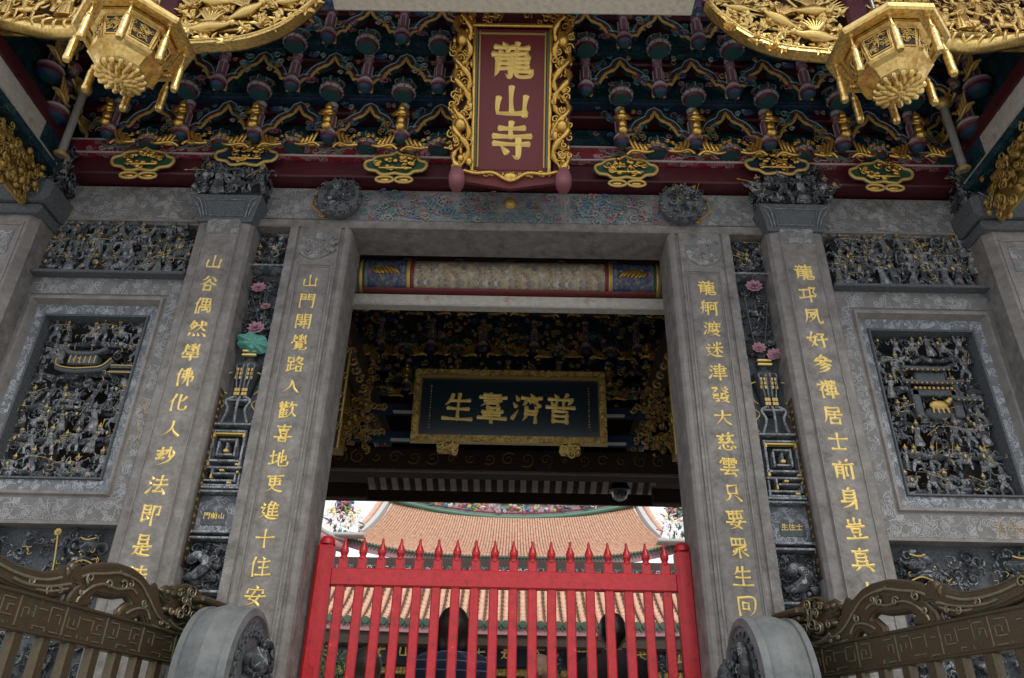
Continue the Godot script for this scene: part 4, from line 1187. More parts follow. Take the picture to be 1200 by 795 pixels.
func medallion(x: float, y: float, blue: bool, where: String) -> void:
	var t := thing("gilt_medallion", "gold-rimmed %s medallion with gilded blossoms on the red beam %s" % ["blue" if blue else "green", where], "medallion", Vector3(x, y, .19), "medallions on the red beam")
	var out := []
	var lob := [Vector2(0, .135), Vector2(.05, .105), Vector2(.1, .1), Vector2(.15, .085), Vector2(.175, .055), Vector2(.22, .04), Vector2(.23, .0), Vector2(.2, -.04), Vector2(.14, -.05), Vector2(.1, -.085), Vector2(.04, -.08), Vector2(0, -.07)]
	for k in range(lob.size() - 2, 0, -1): lob.append(Vector2(-lob[k].x, lob[k].y))
	lob.append(lob[0])
	out = bez(lob, 2)
	out.pop_back()
	out.reverse()
	var b := MB.new()
	b.prism(PackedVector2Array(out), -.02, 0)
	b.col = Color.WHITE
	put("field", b, M.deep_blue if blue else M.teal_field, t)
	b = MB.new()
	var pts := v3(out, .005)
	pts.append(pts[0])
	b.tube(pts, .013, 5)
	if not blue:
		for s in [-1, 1]:
			var lp := []
			for k in 13:
				var a := TAU * k / 12
				lp.append(Vector3(s * .07 + cos(a) * .065, -.13 + sin(a) * .028, .005))
			b.tube(lp, .011, 5)
	put("rim", b, M.dull_gilt, t)
	b = MB.new()
	for k in 26:
		var a := R(0, TAU)
		var rr := sqrt(rng.randf())
		var p := Vector3(cos(a) * .15 * rr, sin(a) * .075 * rr + .02, .02)
		if k % 2: b.spiral(p, R(.018, .035), 1.3, R(0, TAU), .008, 4, 10)
		else: b.ball(p, Vector3(R(.014, .028), R(.012, .02), .016), 6, 5)
	b.tube(bez([Vector3(-.12, -.03, .02), Vector3(-.05, -.04, .03), Vector3(.05, -.04, .03), Vector3(.12, -.03, .02)], 4), .009, 5)
	if not blue:
		for s in [-1, 1]: b.ball(Vector3(s * .07, -.13, .0), Vector3(.04, .014, .01), 7, 5)
	put("gilded_blossom", b, M.gold, t)

const PINK := Color(.17, .065, .095)
const WHITE := Color(.3, .28, .28)
const TEAL := Color(.012, .055, .06)
const NAVY := Color(.012, .03, .08)
const RED := Color(.09, .012, .018)
var post_mesh: ArrayMesh
var disc_mesh: ArrayMesh
var bowl_mesh: ArrayMesh
var arch_mesh: ArrayMesh
var arch_edge_mesh: ArrayMesh
var idol_mesh: ArrayMesh
var wing_meshes := []
var bay_gilt_mesh: ArrayMesh

func bracket_meshes() -> void:
	var b := MB.new()
	var prof := [Vector2(.028, 0), Vector2(.05, .02), Vector2(.04, .06), Vector2(.045, .16), Vector2(.03, .2), Vector2(.05, .225), Vector2(.034, .25), Vector2(.046, .28), Vector2(.034, .31), Vector2(.044, .34), Vector2(.03, .37), Vector2(.045, .42), Vector2(.06, .46)]
	b.lathe(prof, 10, 0, true, [WHITE, PINK, PINK, WHITE, PINK, PINK, WHITE, PINK, NAVY, PINK, WHITE, PINK])
	for k in 6:
		var a := TAU * k / 6
		b.col = WHITE
		b.tube([Vector3(cos(a) * .044, .05, sin(a) * .044), Vector3(cos(a) * .046, .16, sin(a) * .046)], .007, 4)
	post_mesh = b.mesh()
	b = MB.new()
	b.lathe([Vector2(.0, 0), Vector2(.05, .002), Vector2(.085, .022), Vector2(.09, .045), Vector2(.075, .06), Vector2(.09, .07), Vector2(.095, .09), Vector2(.06, .105), Vector2(0, .106)], 16, 0, true, [TEAL, NAVY, RED, WHITE, PINK, WHITE, NAVY, TEAL])
	disc_mesh = b.mesh()
	b = MB.new()
	b.lathe([Vector2(0, 0), Vector2(.085, .0), Vector2(.1, .03), Vector2(.11, .06), Vector2(.08, .085), Vector2(.1, .1), Vector2(.09, .15), Vector2(.05, .19), Vector2(0, .2)], 16, 0, true, [TEAL, RED, WHITE, TEAL, RED, TEAL, Color(.02, .09, .09), Color(.03, .1, .1)])
	for k in 18:
		var a := TAU * k / 18
		b.col = WHITE if k % 2 else Color(.1, .18, .22)
		b.tube([Vector3(cos(a) * .102, .03, sin(a) * .102), Vector3(cos(a) * .112, .06, sin(a) * .112)], .008, 4)
	b.col = Color(.12, .2, .19)
	for k in 8:
		var a := TAU * k / 8
		b.tube(bez([Vector3(cos(a) * .1, .1, sin(a) * .1), Vector3(cos(a) * .11, .14, sin(a) * .11), Vector3(cos(a) * .06, .19, sin(a) * .06)], 3), .006, 4)
	bowl_mesh = b.mesh()
	# ogee arch between two posts: span 0.46, rise 0.2
	var half := [Vector2(.232, -.26), Vector2(.235, -.18), Vector2(.2, -.125), Vector2(.165, -.125), Vector2(.15, -.09), Vector2(.12, -.03), Vector2(.085, .0), Vector2(.04, .03), Vector2(.015, .08), Vector2(0, .11)]
	var curve := []
	for p in half: curve.append(Vector2(-p.x, p.y))
	for k in range(half.size() - 2, -1, -1): curve.append(half[k])
	var sm := bez(curve, 3)
	var poly := PackedVector2Array()
	for p in sm: poly.push_back(p)
	poly.push_back(Vector2(.262, -.2)); poly.push_back(Vector2(.25, -.06)); poly.push_back(Vector2(.16, .03)); poly.push_back(Vector2(.1, .1)); poly.push_back(Vector2(.05, .17)); poly.push_back(Vector2(-.05, .17)); poly.push_back(Vector2(-.1, .1)); poly.push_back(Vector2(-.16, .03)); poly.push_back(Vector2(-.25, -.06)); poly.push_back(Vector2(-.262, -.2))
	b = MB.new()
	b.prism(poly, -.05, 0)
	arch_mesh = b.mesh()
	b = MB.new()
	var rd := []
	for k in sm.size(): rd.append(.013 + .003 * sin(k * 1.7))
	b.col = Color(.4, .25, .07)
	b.tube(v3(sm, .006), rd, 6, .8)
	for ln in [[.028, Color(.13, .02, .03)], [.05, Color(.2, .3, .32)]]:
		var off := []
		for k in sm.size():
			var dd: Vector2 = (sm[mini(k + 1, sm.size() - 1)] - sm[maxi(k - 1, 0)]).normalized()
			off.append(sm[k] + Vector2(-dd.y, dd.x) * float(ln[0]))
		b.col = ln[1]
		b.tube(v3(off.slice(4, off.size() - 4), .004), .006, 4)
	b.col = Color(.4, .25, .07)
	b.spiral(Vector3(-.13, -.07, .01), .025, 1.1, 0, .009, 4, 9); b.spiral(Vector3(.13, -.07, .01), .025, 1.1, PI, .009, 4, 9, -1.0)
	arch_edge_mesh = b.mesh()
	b = MB.new()
	b.ball(Vector3(0, .04, .02), Vector3(.042, .035, .035), 8, 6)
	b.ball(Vector3(0, .1, .02), Vector3(.036, .045, .032), 8, 6)
	b.ball(Vector3(0, .165, .025), Vector3(.044, .03, .034), 8, 6)
	b.ball(Vector3(0, .205, .03), Vector3(.03, .032, .03), 8, 6)
	b.tube([Vector3(0, .22, .03), Vector3(0, .26, .03)], [.026, .006], 6)
	for s in [-1, 1]: b.tube([Vector3(s * .035, .17, .03), Vector3(s * .055, .12, .05), Vector3(s * .015, .11, .065)], [.016, .014, .01], 5)
	idol_mesh = b.mesh()
	# painted cloud wings beside the posts, three hand-carved variants
	for q in 3:
		b = MB.new()
		for k in 16:
			b.col = [Color(.03, .13, .14), Color(.2, .26, .26), Color(.16, .06, .09), Color(.03, .06, .15), Color(.24, .15, .05)][rng.randi() % 5]
			var sx := -1.0 if k % 2 else 1.0
			b.spiral(Vector3(sx * R(.06, .2), R(-.02, .3), R(-.02, .03)), R(.018, .036), R(1.0, 1.6), R(0, TAU), R(.006, .01), 4, 10, sx)
		wing_meshes.append(b.mesh())
	b = MB.new()
	for s in [-1, 1]:
		b.spiral(Vector3(s * .13, .05, .04), .045, 1.2, 0, .014, 5, 11, s)
		b.ball(Vector3(s * .18, .03, .03), Vector3(.05, .018, .02), 7, 5)
		b.tube(bez([Vector3(s * .06, .02, .05), Vector3(s * .12, .0, .06), Vector3(s * .2, .03, .05), Vector3(s * .25, .01, .03)], 4), .012, 5)
	for k in 6: b.spiral(Vector3(-.09 + k * .036, .09 + .03 * sin(k * 2.3), .06), .018, 1.2, k * 1.3, .007, 4, 8)
	for s in [-1, 1]:
		for k in 4: b.tube(bez([Vector3(s * (.1 + k * .03), .03, .05), Vector3(s * (.12 + k * .035), .07 + .02 * k, .06), Vector3(s * (.09 + k * .045), .1 + .015 * k, .04)], 3), [.008, .013, .014, .013, .01, .006, .003], 5, .7)
	bay_gilt_mesh = b.mesh()

func bracket(at: Vector3, tier: int, label: String, group: String, sc := 1.0, dark := false) -> Node3D:
	var t := thing("bracket_set", label, "bracket", at, group)
	inst("post", post_mesh, M.colours, t, T(Vector3(0, .1, .05), Vector3(sc * .85, sc * 1.0, sc * .85)))
	inst("disc", disc_mesh, M.colours, t, T(Vector3(0, .02, .05), Vector3(.62, .8, .62) * sc))
	inst("capital_disc", disc_mesh, M.colours, t, T(Vector3(0, .53 * sc, .05), Vector3(.7, .8, .7) * sc))
	inst("arch", arch_mesh, M.teal_scroll, t, T(Vector3(.2725, .3, -.0), Vector3(1.0, 1.0, 1)))
	inst("arch_edge", arch_edge_mesh, M.colours if not dark else M.dark_wood, t, T(Vector3(.2725, .3, -.0), Vector3(1.0, 1.0, 1)))  # hall arches get a dark edge: the dim interior put into the colour
	inst("cloud_wing", wing_meshes[rng.randi() % 3], M.colours, t, T(Vector3(0, .12, .03), Vector3(1.0 if rng.randf() < .5 else -1.0, R(.85, 1.15), 1), R(-.08, .08))).set_meta("kind", "stuff")
	if tier == 1:
		inst("gilded_idol", idol_mesh, M.gold, t, T(Vector3(.0, .06, .11)))
	inst("bowl", bowl_mesh, M.colours, t, T(Vector3(.2725, .02 if tier == 1 else .06, -.05), Vector3.ONE * .8))
	if tier == 1 or dark:
		inst("gilded_leaf", bay_gilt_mesh, M.gold, t, T(Vector3(.2725 + R(-.015, .015), -.045, R(-.02, .02)), Vector3(R(.85, 1.05) * (1.0 if rng.randf() < .5 else -1.0), R(.8, 1.2), 1), R(-.06, .06)))
	return t

func bracket_tiers() -> void:
	for row in 3:
		var b := MB.new()
		var z: float = [.16, .36, .56][row]
		var y: float = [5.22, 5.58, 5.86][row]
		b.box(Vector3(0, y + .12, z - .1), Vector3(6.8, .24, .06), .006)
		var t := thing("bracket_beam", ["teal painted board behind the lowest bracket row", "teal painted board behind the middle bracket row", "teal painted board behind the uppermost bracket row"][row], "beam", Vector3.ZERO)
		put("board", b, M.teal_scroll, t)
		b = MB.new()
		b.box(Vector3(0, y + .29, z - .02), Vector3(6.8, .075, .14), .012)
		put("red_strip", b, M.dark_red, t)
		b = MB.new()
		b.box(Vector3(0, y + .36, z + .02), Vector3(6.8, .05, .2), .01)
		put("blue_strip", b, M.deep_blue, t)
	for k in 12:
		var x := -2.9975 + k * .545
		if absf(x) < .45: continue
		bracket(Vector3(x, 5.08, .25), 1, "short banded post with gilded idol and ogee arch, lowest row of eave brackets", "lowest row of eave brackets")
	for k in 12:
		var x := -2.725 + k * .545
		if k == 11: continue
		if absf(x) < .3: continue
		bracket(Vector3(x, 5.4, .45), 2, "banded post on white disc with ochre ogee arch, middle row of eave brackets", "middle row of eave brackets")
	for k in 12:
		var x := -2.9975 + k * .545
		bracket(Vector3(x, 5.69, .65), 3, "banded post on blue disc under the pale front beam, uppermost row of eave brackets", "uppermost row of eave brackets")
	# ceiling boards and roof over the eave
	var b := MB.new()
	b.box(Vector3(0, 6.35, .7), Vector3(8.4, .06, 2.6))
	structure("eave_ceiling", b, M.red_scroll, "red painted ceiling boards above the eave brackets", "ceiling")

func name_plaque() -> void:
	var t := thing("name_plaque", "upright dark red plaque with three large gold characters in gilded dragon frame", "plaque", Vector3(0, 4.8, .36))
	t.rotation.x = .45
	var b := MB.new()
	var H := 1.02
	b.box(Vector3(0, H * .5, -.03), Vector3(.56, H + .03, .05), .01)
	put("board", b, M.plaque_red, t)
	for e in [["gold_line", .004, .236, "old_gold"], ["green_line", .003, .255, "glazed_green"]]:
		b = MB.new()
		for s in [-1, 1]: b.box(Vector3(s * float(e[2]), H * .5, 0), Vector3(.012, H - .02, .008 + float(e[1])), .002)
		b.box(Vector3(0, H - .02 - (.27 - float(e[2])) * .2, 0), Vector3(2 * float(e[2]), .012, .008 + float(e[1]) * 1.2), .002)
		put(e[0], b, M[e[3]], t)
	var ys := [.80, .495, .21]
	for k in 3:
		inst("character", glyph("龍山寺"[k], 13.0), M.gold_leaf, t, T(Vector3(.0, ys[k], -.004), Vector3(.29, .27, .25), -.02))
	# gilded dragon posts at both sides
	for s in [-1.0, 1.0]:
		b = MB.new()
		b.box(Vector3(s * .36, H * .5, -.06), Vector3(.13, H + .16, .05), .01)
		put("side_board", b, M.dark_red, t)
		b = MB.new()
		for side in 2:
			var pts := []
			var rd := []
			for k in 40:
				var u := k / 39.0
				pts.append(Vector3(s * (.355 + .055 * sin(u * 19.0 + side * 2.4)), -.02 + u * 1.12, .03 + .03 * cos(u * 19.0 + side * 2.4)))
				rd.append(.02 + .008 * sin(k * 2.1))
			b.tube(pts, rd, 6)
		for k in 90:
			var p := Vector3(s * R(.29, .43), R(-.02, 1.12), R(.0, .05))
			if k % 3: b.spiral(p, R(.018, .035), 1.2, R(0, TAU), .009, 4, 9)
			else: b.ball(p, Vector3(R(.012, .03), R(.015, .04), .02), 6, 5)
		b.ball(Vector3(s * .36, .3, .06), Vector3(.045, .05, .04), 8, 6)
		b.ball(Vector3(s * .36, .93, .06), Vector3(.04, .06, .04), 8, 6)
		put("gilded_dragon", b, M.gold, t)
		b = MB.new()
		b.tube([Vector3(s * .275, -.02, .0), Vector3(s * .275, H + .0, .0), Vector3(s * .34, H + .09, .02)], .016, 6)
		put("gilded_edge", b, M.gold, t)
		b = MB.new()
		b.xf = T(Vector3(s * .375, -.1, .08), Vector3(.058, .1, .045))
		b.ball(Vector3(0, 0, 0), Vector3.ONE, 12, 10)
		put("rose_knob", b, M.pink_knob, t)
	b = MB.new()
	b.box(Vector3(0, H + .1, -.05), Vector3(.84, .12, .06), .01)
	put("top_board", b, M.dark_red, t)
	b = MB.new()
	for k in 34:
		var x := R(-.4, .4)
		if absf(x) < .1: continue
		b.spiral(Vector3(x, H + .08 + R(-.03, .06), .0), R(.02, .04), 1.2, R(0, TAU), .01, 4, 9)
	b.tube([Vector3(-.3, H + .03, .01), Vector3(.3, H + .03, .01)], .016, 6)
	put("gilded_crest", b, M.gold, t)
	b = MB.new()
	b.prism(PackedVector2Array([Vector2(-.36, -.02), Vector2(-.34, -.1), Vector2(-.2, -.12), Vector2(0, -.15), Vector2(.2, -.12), Vector2(.34, -.1), Vector2(.36, -.02)]), -.04, .03)
	put("apron", b, M.plaque_red, t)
	b = MB.new()
	b.tube(bez([Vector3(-.33, -.03, .05), Vector3(-.24, -.05, .06), Vector3(-.12, -.045, .06), Vector3(0, -.1, .06), Vector3(.12, -.045, .06), Vector3(.24, -.05, .06), Vector3(.33, -.03, .05)], 5), .014, 5)
	for k in 16:
		var x := R(-.28, .28)
		b.spiral(Vector3(x, -.05 + .03 * (absf(x) * 3 - .5), .045), R(.015, .028), 1.2, R(0, TAU), .008, 4, 9)
	b.ball(Vector3(0, -.07, .05), Vector3(.05, .035, .02), 8, 6)
	put("gilded_swag", b, M.gold, t)

func lantern(s: float, label: String) -> void:
	var t := thing("gilt_lantern", label, "lantern", Vector3(s * 2.045, 4.14, 1.7), "", R(-.1, .1))
	t.scale = Vector3.ONE * .9
	var oct := PI / 8
	var b := MB.new()
	b.lathe([Vector2(.0, .392), Vector2(.262, .392), Vector2(.266, .376), Vector2(.3, .376), Vector2(.306, .36), Vector2(.335, .36), Vector2(.345, .375), Vector2(.345, .405), Vector2(.33, .42), Vector2(.2, .5), Vector2(.12, .6), Vector2(.05, .72), Vector2(0, .74)], 8, oct, false)
	put("canopy", b, M.bright_gold, t)
	b = MB.new()
	b.lathe([Vector2(.19, .385), Vector2(.195, .37)], 8, oct, false)
	b.lathe([Vector2(.165, .15), Vector2(.2, .165), Vector2(.212, .18), Vector2(.2, .192), Vector2(.178, .2), Vector2(.215, .355), Vector2(.24, .366), Vector2(.24, .386)], 8, oct, false)
	put("body", b, M.bright_gold, t)
	# eight pierced panels set in frames
	for k in 8:
		var a := TAU * k / 8 + oct + PI / 8
		var xf := Transform3D(Basis(Vector3.UP, PI / 2 - a), Vector3.ZERO)
		b = MB.new()
		b.xf = xf
		var r0 := .184 * cos(PI / 8) + .003
		var r1 := .212 * cos(PI / 8) + .003
		var w0 := .184 * sin(PI / 8)
		var w1 := .212 * sin(PI / 8)
		var fr := [Vector3(-w0 * .8, .225, r0), Vector3(w0 * .8, .225, r0), Vector3(w1 * .84, .345, r1), Vector3(-w1 * .84, .345, r1), Vector3(-w0 * .8, .225, r0)]
		b.tube(fr, .006, 4)
		var pn := put("panel_frame", b, M.bright_gold, t)
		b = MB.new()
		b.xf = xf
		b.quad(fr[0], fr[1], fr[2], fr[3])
		put("hollow_shade_sheet", b, M.dark_wood, pn)  # dark sheet on the solid body, painted as shade behind the scrollwork
		b = MB.new()
		b.xf = xf
		for q in 30:
			var u := R(-.75, .75)
			var w := R(.1, .9)
			var p := Vector3(u * lerpf(w0, w1, w), lerpf(.235, .335, w), lerpf(r0, r1, w) + .003)
			if q % 2: b.spiral(p, R(.012, .02), 1.3, R(0, TAU), .004, 4, 8)
			else: b.tube(bez([p, p + Vector3(R(-.02, .02), R(-.02, .02), .004), p + Vector3(R(-.03, .03), R(-.03, .03), 0)], 3), .004, 4)
		put("pierced_scroll", b, M.bright_gold, pn)
		# hanging pendant under each corner of the canopy
		a = TAU * k / 8 + oct
		b = MB.new()
		b.xf = T(Vector3(cos(a) * .29, .065, sin(a) * .29))
		b.lathe([Vector2(0, 0), Vector2(.019, .0), Vector2(.025, .02), Vector2(.023, .06), Vector2(.024, .15), Vector2(.02, .175), Vector2(.014, .185), Vector2(.019, .195), Vector2(.016, .21), Vector2(.009, .22), Vector2(.0075, .29), Vector2(.02, .298), Vector2(.02, .31), Vector2(.012, .322)], 10)
		put("pendant", b, M.bright_gold, t)
	b = MB.new()
	b.lathe([Vector2(.1, .06), Vector2(.12, .07), Vector2(.128, .09), Vector2(.165, .15)], 8, oct, false)
	put("bowl", b, M.bright_gold, t)
	b = MB.new()
	b.lathe([Vector2(.095, .045), Vector2(.132, .05), Vector2(.14, .085), Vector2(.128, .092)], 8, oct, false)
	put("carved_collar", b, M.carved_gold, t)
	# rosette underneath
	for ringk in 3:
		var cnt: int = [17, 13, 9][ringk]
		for k in cnt:
			b = MB.new()
			var a := TAU * k / cnt + ringk * .3
			var r: float = [.1, .068, .036][ringk]
			b.xf = Transform3D(Basis(Vector3.UP, -a), Vector3(cos(a) * r, .046 - ringk * .008, sin(a) * r))
			b.tube(bez([Vector3(-.03, .012, 0), Vector3(.0, .0, 0), Vector3(.028, .004, 0), Vector3(.034, .02, 0)], 3), [.01, .014, .017, .018, .019, .018, .017, .016, .014, .008], 6)
			put("petal", b, M.bright_gold, t)
	b = MB.new()
	b.ball(Vector3(0, .022, 0), Vector3(.03, .016, .03), 10, 6)
	for k in 12:
		var a := R(0, TAU)
		b.ball(Vector3(cos(a) * R(.0, .028), .01, sin(a) * R(0, .028)), Vector3.ONE * .007, 6, 4)
	put("rosette_heart", b, M.bright_gold, t)
	b = MB.new()
	b.tube([Vector3(0, .74, 0), Vector3(0, 2.3, 0)], .012, 6)
	put("hanging_rod", b, M.steel, t)

func spandrel(s: float) -> void:
	var t := thing("gilt_spandrel", "gilded openwork spandrel of birds and blossoms beside the %s hanging lantern" % ("turned" if s < 0 else "upright"), "spandrel", Vector3(s * 1.75, 5.0, 1.2))
	t.set_meta("label", "gilded openwork spandrel of birds and blossoms by the pale beam, %s panel's side" % ("lotus" if s < 0 else "rose"))
	var b := MB.new()
	var edge := bez([Vector2(s * .36, .005), Vector2(s * .2, .02), Vector2(s * -.05, .06), Vector2(s * -.26, .18), Vector2(s * -.42, .38), Vector2(s * -.48, .5)], 6)
	var inner := []
	for k in edge.size():
		var dd: Vector2 = (edge[mini(k + 1, edge.size() - 1)] - edge[maxi(k - 1, 0)]).normalized()
		inner.append(edge[k] + Vector2(dd.y, -dd.x) * .03 * (-1.0 if s > 0 else 1.0) * -1.0)
	for k in edge.size() - 1:
		var a0: Vector2 = edge[k]
		var a1: Vector2 = edge[k + 1]
		var i0: Vector2 = inner[k]
		var i1: Vector2 = inner[k + 1]
		var md := Vector3(i0.x, i0.y, -.03) + Vector3((i0 - a0).x, (i0 - a0).y, 0) * 0.0
		b.face([Vector3(a0.x, a0.y, .035), Vector3(a1.x, a1.y, .035), Vector3(i1.x, i1.y, .035), Vector3(i0.x, i0.y, .035)], md)
		b.face([Vector3(a0.x, a0.y, .035), Vector3(a1.x, a1.y, .035), Vector3(a1.x, a1.y, -.05), Vector3(a0.x, a0.y, -.05)], md)
		b.face([Vector3(i0.x, i0.y, .035), Vector3(i1.x, i1.y, .035), Vector3(i1.x, i1.y, -.05), Vector3(i0.x, i0.y, -.05)], Vector3((a0.x + i0.x) * .5, (a0.y + i0.y) * .5, -.03))
	b.tube(v3(inner, .035), .008, 5)
	put("rim", b, M.bright_gold, t)
	var poly := PackedVector2Array()
	for p in edge: poly.push_back(p)
	poly.push_back(Vector2(s * -.48, .75)); poly.push_back(Vector2(s * .4, .75)); poly.push_back(Vector2(s * .4, .0))
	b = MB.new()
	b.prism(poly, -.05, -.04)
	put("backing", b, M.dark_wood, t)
	var inside := []
	while inside.size() < 120:
		var p := Vector2(R(-.48, .48), R(0, .7))
		if Geometry2D.is_point_in_polygon(p, poly): inside.append(p)
	b = MB.new()
	for k in 18:
		var p: Vector2 = inside[k * 3]
		b.tube(bez([Vector3(s * .34, R(.1, .6), -.02), Vector3(lerpf(s * .34, p.x, .5), p.y + R(-.05, .05), .0), Vector3(p.x, p.y, .01)], 5), R(.01, .018), 5)
	put("branch", b, M.bright_gold, t)
	b = MB.new()
	for k in range(9, 120):
		var p: Vector2 = inside[k]
		for q in 4:
			var a := R(0, TAU)
			var e := Vector3(p.x + cos(a) * .06, p.y + sin(a) * .05, R(.01, .05))
			b.tube([Vector3(p.x, p.y, .0), Vector3(p.x + cos(a) * .03, p.y + sin(a) * .026, .03), e], [.006, .02, .003], 5, .6)
	var lf := put("foliage", b, M.bright_gold, t)
	lf.set_meta("kind", "stuff")
	for k in 12:
		var p: Vector2 = inside[10 + k * 7]
		inst("blossom", rose_mesh, M.bright_gold, t, T(Vector3(p.x, p.y, .0), Vector3.ONE * R(.1, .15), R(0, 3)))
	for f in [[.2, .14, .34, .2], [-.02, .3, .3, -.3], [.22, .4, .3, .5], [-.26, .42, .22, .2]]:
		inst("bird", bird_mesh, M.bright_gold, t, T(Vector3(s * f[0], f[1], .02), Vector3(-s * f[2], f[2], f[2] * .8), s * f[3]))
	# hanging post beside it
	t = thing("hanging_post", "dark red hanging post behind the gilded lantern, %s panel's side" % ("lotus" if s < 0 else "rose"), "post", Vector3(s * 2.25, 5.2, 1.16))
	b = MB.new()
	b.box(Vector3(0, .5, 0), Vector3(.15, 1.0, .16), .02)
	put("shaft", b, M.dark_red, t)
	b = MB.new()
	b.lathe([Vector2(0, -.12), Vector2(.04, -.11), Vector2(.075, -.05), Vector2(.06, -.01), Vector2(.085, .02), Vector2(.07, .05)], 12)
	put("lotus_drop", b, M.gold, t)
	# gilded story frieze outside the post
	t = thing("gilt_frieze", "thick gilded frieze of small figures beyond the lantern, %s panel's side" % ("lotus" if s < 0 else "rose"), "frieze", Vector3(s * 2.95, 5.14, 1.2))
	b = MB.new()
	var low := bez([Vector3(-s * .6, -.04, 0), Vector3(-s * .3, 0, .02), Vector3(0, .0, 0), Vector3(s * .4, .06, .02), Vector3(s * 1.0, .1, 0)], 5)
	b.tube(low, .05, 8)
	for k in 24:
		var p: Vector3 = low[k % low.size()]
		b.tube(bez([p + Vector3(R(-.05, .05), -.02, .03), p + Vector3(.03, .02, .06), p + Vector3(R(.03, .1), .07, .04)], 3), .012, 5)
	put("rim", b, M.bright_gold, t)
	b = MB.new()
	b.box(Vector3(s * .2, .36, -.07), Vector3(1.6, .62, .03))
	put("backing", b, M.dark_red, t)
	b = MB.new()
	b.box(Vector3(s * .2, .08, -.03), Vector3(1.6, .1, .12), .03)
	put("base", b, M.carved_gold, t)
	for k in 11:
		add_figure(t, k + 2, Vector3(-s * .55 + s * k * .13, .1 + .03 * (k % 3), .02), R(.24, .3), M.bright_gold, M.bright_gold, .6, k % 2 == 0)
	add_filler(t, "cloud_carving", -.6 if s > 0 else -1.0, 1.0 if s > 0 else .6, .05, .6, -.03, 80, .03, .06, M.bright_gold, .06)

func front_beam() -> void:
	var t := thing("front_beam", "pale cream painted beam with coloured flower ends above the plaque", "beam", Vector3(0, 5.53, 1.2))
	var b := MB.new()
	b.box(Vector3(0, .2, 0), Vector3(2.9, .4, .26), .03)
	put("beam", b, M.pale_paint, t)
	for s in [-1.0, 1.0]:
		b = MB.new()
		b.box(Vector3(s * 1.33, .2, 0), Vector3(.3, .406, .266), .03)
		put("painted_end", b, M.beam_painting, t)
	for s in [-1.0, 1.0]:
		# side beams running forward from the outermost pillars, with gilded brackets below
		t = thing("side_beam", "painted teal-edged beam slanting forward above the %s side pillar" % ("boat pavilion" if s < 0 else "gatehouse"), "beam", Vector3(s * 3.42, 4.8, .3))
		b = MB.new()
		b.box(Vector3(0, .16, .5), Vector3(.2, .2, 1.4), .02)
		put("painted_panel", b, M.ink_painting, t)
		b = MB.new()
		b.box(Vector3(0, .03, .5), Vector3(.24, .06, 1.4), .02)
		put("teal_edge", b, M.teal_scroll, t)
		b = MB.new()
		b.box(Vector3(0, .33, .5), Vector3(.18, .14, 1.4), .02)
		put("red_edge", b, M.dark_red, t)
		b = MB.new()
		b.box(Vector3(-s * .104, .16, .06), Vector3(.01, .16, .3), .003)
		put("carved_end", b, M.teal_scroll, t)
		b = MB.new()
		b.tube([Vector3(-s * .02, -.05, .1), Vector3(-s * .02, -.1, 1.2)], .03, 6)
		for k in 260:
			var p := Vector3(-s * R(-.02, .1), -R(.02, .36), R(.02, 1.1))
			if k % 3 == 0: b.ball(p, Vector3(.02, R(.014, .03), .025), 6, 5)
			else:
				b.xf = Transform3D(Basis(Vector3(0, 0, s), Vector3.UP, Vector3(-s, 0, 0)), p)
				b.spiral(Vector3.ZERO, R(.02, .045), 1.3, R(0, TAU), .009, 4, 10)
				b.xf = Transform3D()
		b.box(Vector3(.03 * s, -.17, .5), Vector3(.06, .3, 1.1), .02)
		put("gilded_bracket", b, M.dim_gilt, t)
		t = thing("strut_pole", "slender grey strut with gilded knob rising beside the %s side pillar" % ("boat pavilion" if s < 0 else "gatehouse"), "strut", Vector3(s * 3.24, 4.86, .36))
		b = MB.new()
		b.tube([Vector3(0, 0, 0), Vector3(-s * .08, .5, .12)], .028, 10)
		put("pole", b, M.stone, t)
		b = MB.new()
		b.ball(Vector3(-s * .085, .53, .125), Vector3(.05, .05, .05), 10, 8)
		put("knob", b, M.old_gold, t)
		b = MB.new()
		b.lathe([Vector2(.03, .0), Vector2(.05, .01), Vector2(.03, .03)], 10)
		put("collar", b, M.old_gold, t)
		t = thing("side_bracket_board", "dark teal board closing the bracket rows above the %s side pillar" % ("boat pavilion" if s < 0 else "gatehouse"), "board", Vector3(s * 3.35, 5.1, .35))
		b = MB.new()
		b.box(Vector3(s * .1, .5, .1), Vector3(.05, 1.3, 1.6))
		put("board", b, M.teal_scroll, t)
		for k in 4:
			inst("post", post_mesh, M.colours, t, T(Vector3(-s * .02, .1 + .2 * k, .1 + .2 * k)))
			inst("disc", disc_mesh, M.colours, t, T(Vector3(-s * .02, .02 + .2 * k, .1 + .2 * k)))
			inst("gilded_leaf", bay_gilt_mesh, M.old_gold, t, T(Vector3(-s * .06, .12 + .2 * k, .05 + .2 * k), Vector3.ONE, 0, -s * PI / 2))

func eave_roof() -> void:
	var b := MB.new()
	# solid roof over the gate hall with an overhanging front eave (its shade falls on the front)
	b.box(Vector3(0, 6.75, -2.3), Vector3(13, .5, 9.2), .03)
	var t := thing("gate_roof", "broad temple roof sheltering the gate front and its brackets", "roof")
	put("roof_slab", b, M.roof_tile, t)
	b = MB.new()
	for k in 50: b.box(Vector3(-6.2 + k * .25, 6.45, 1.7), Vector3(.09, .1, 1.15), .01)
	put("front_rafters", b, M.dark_red, t)

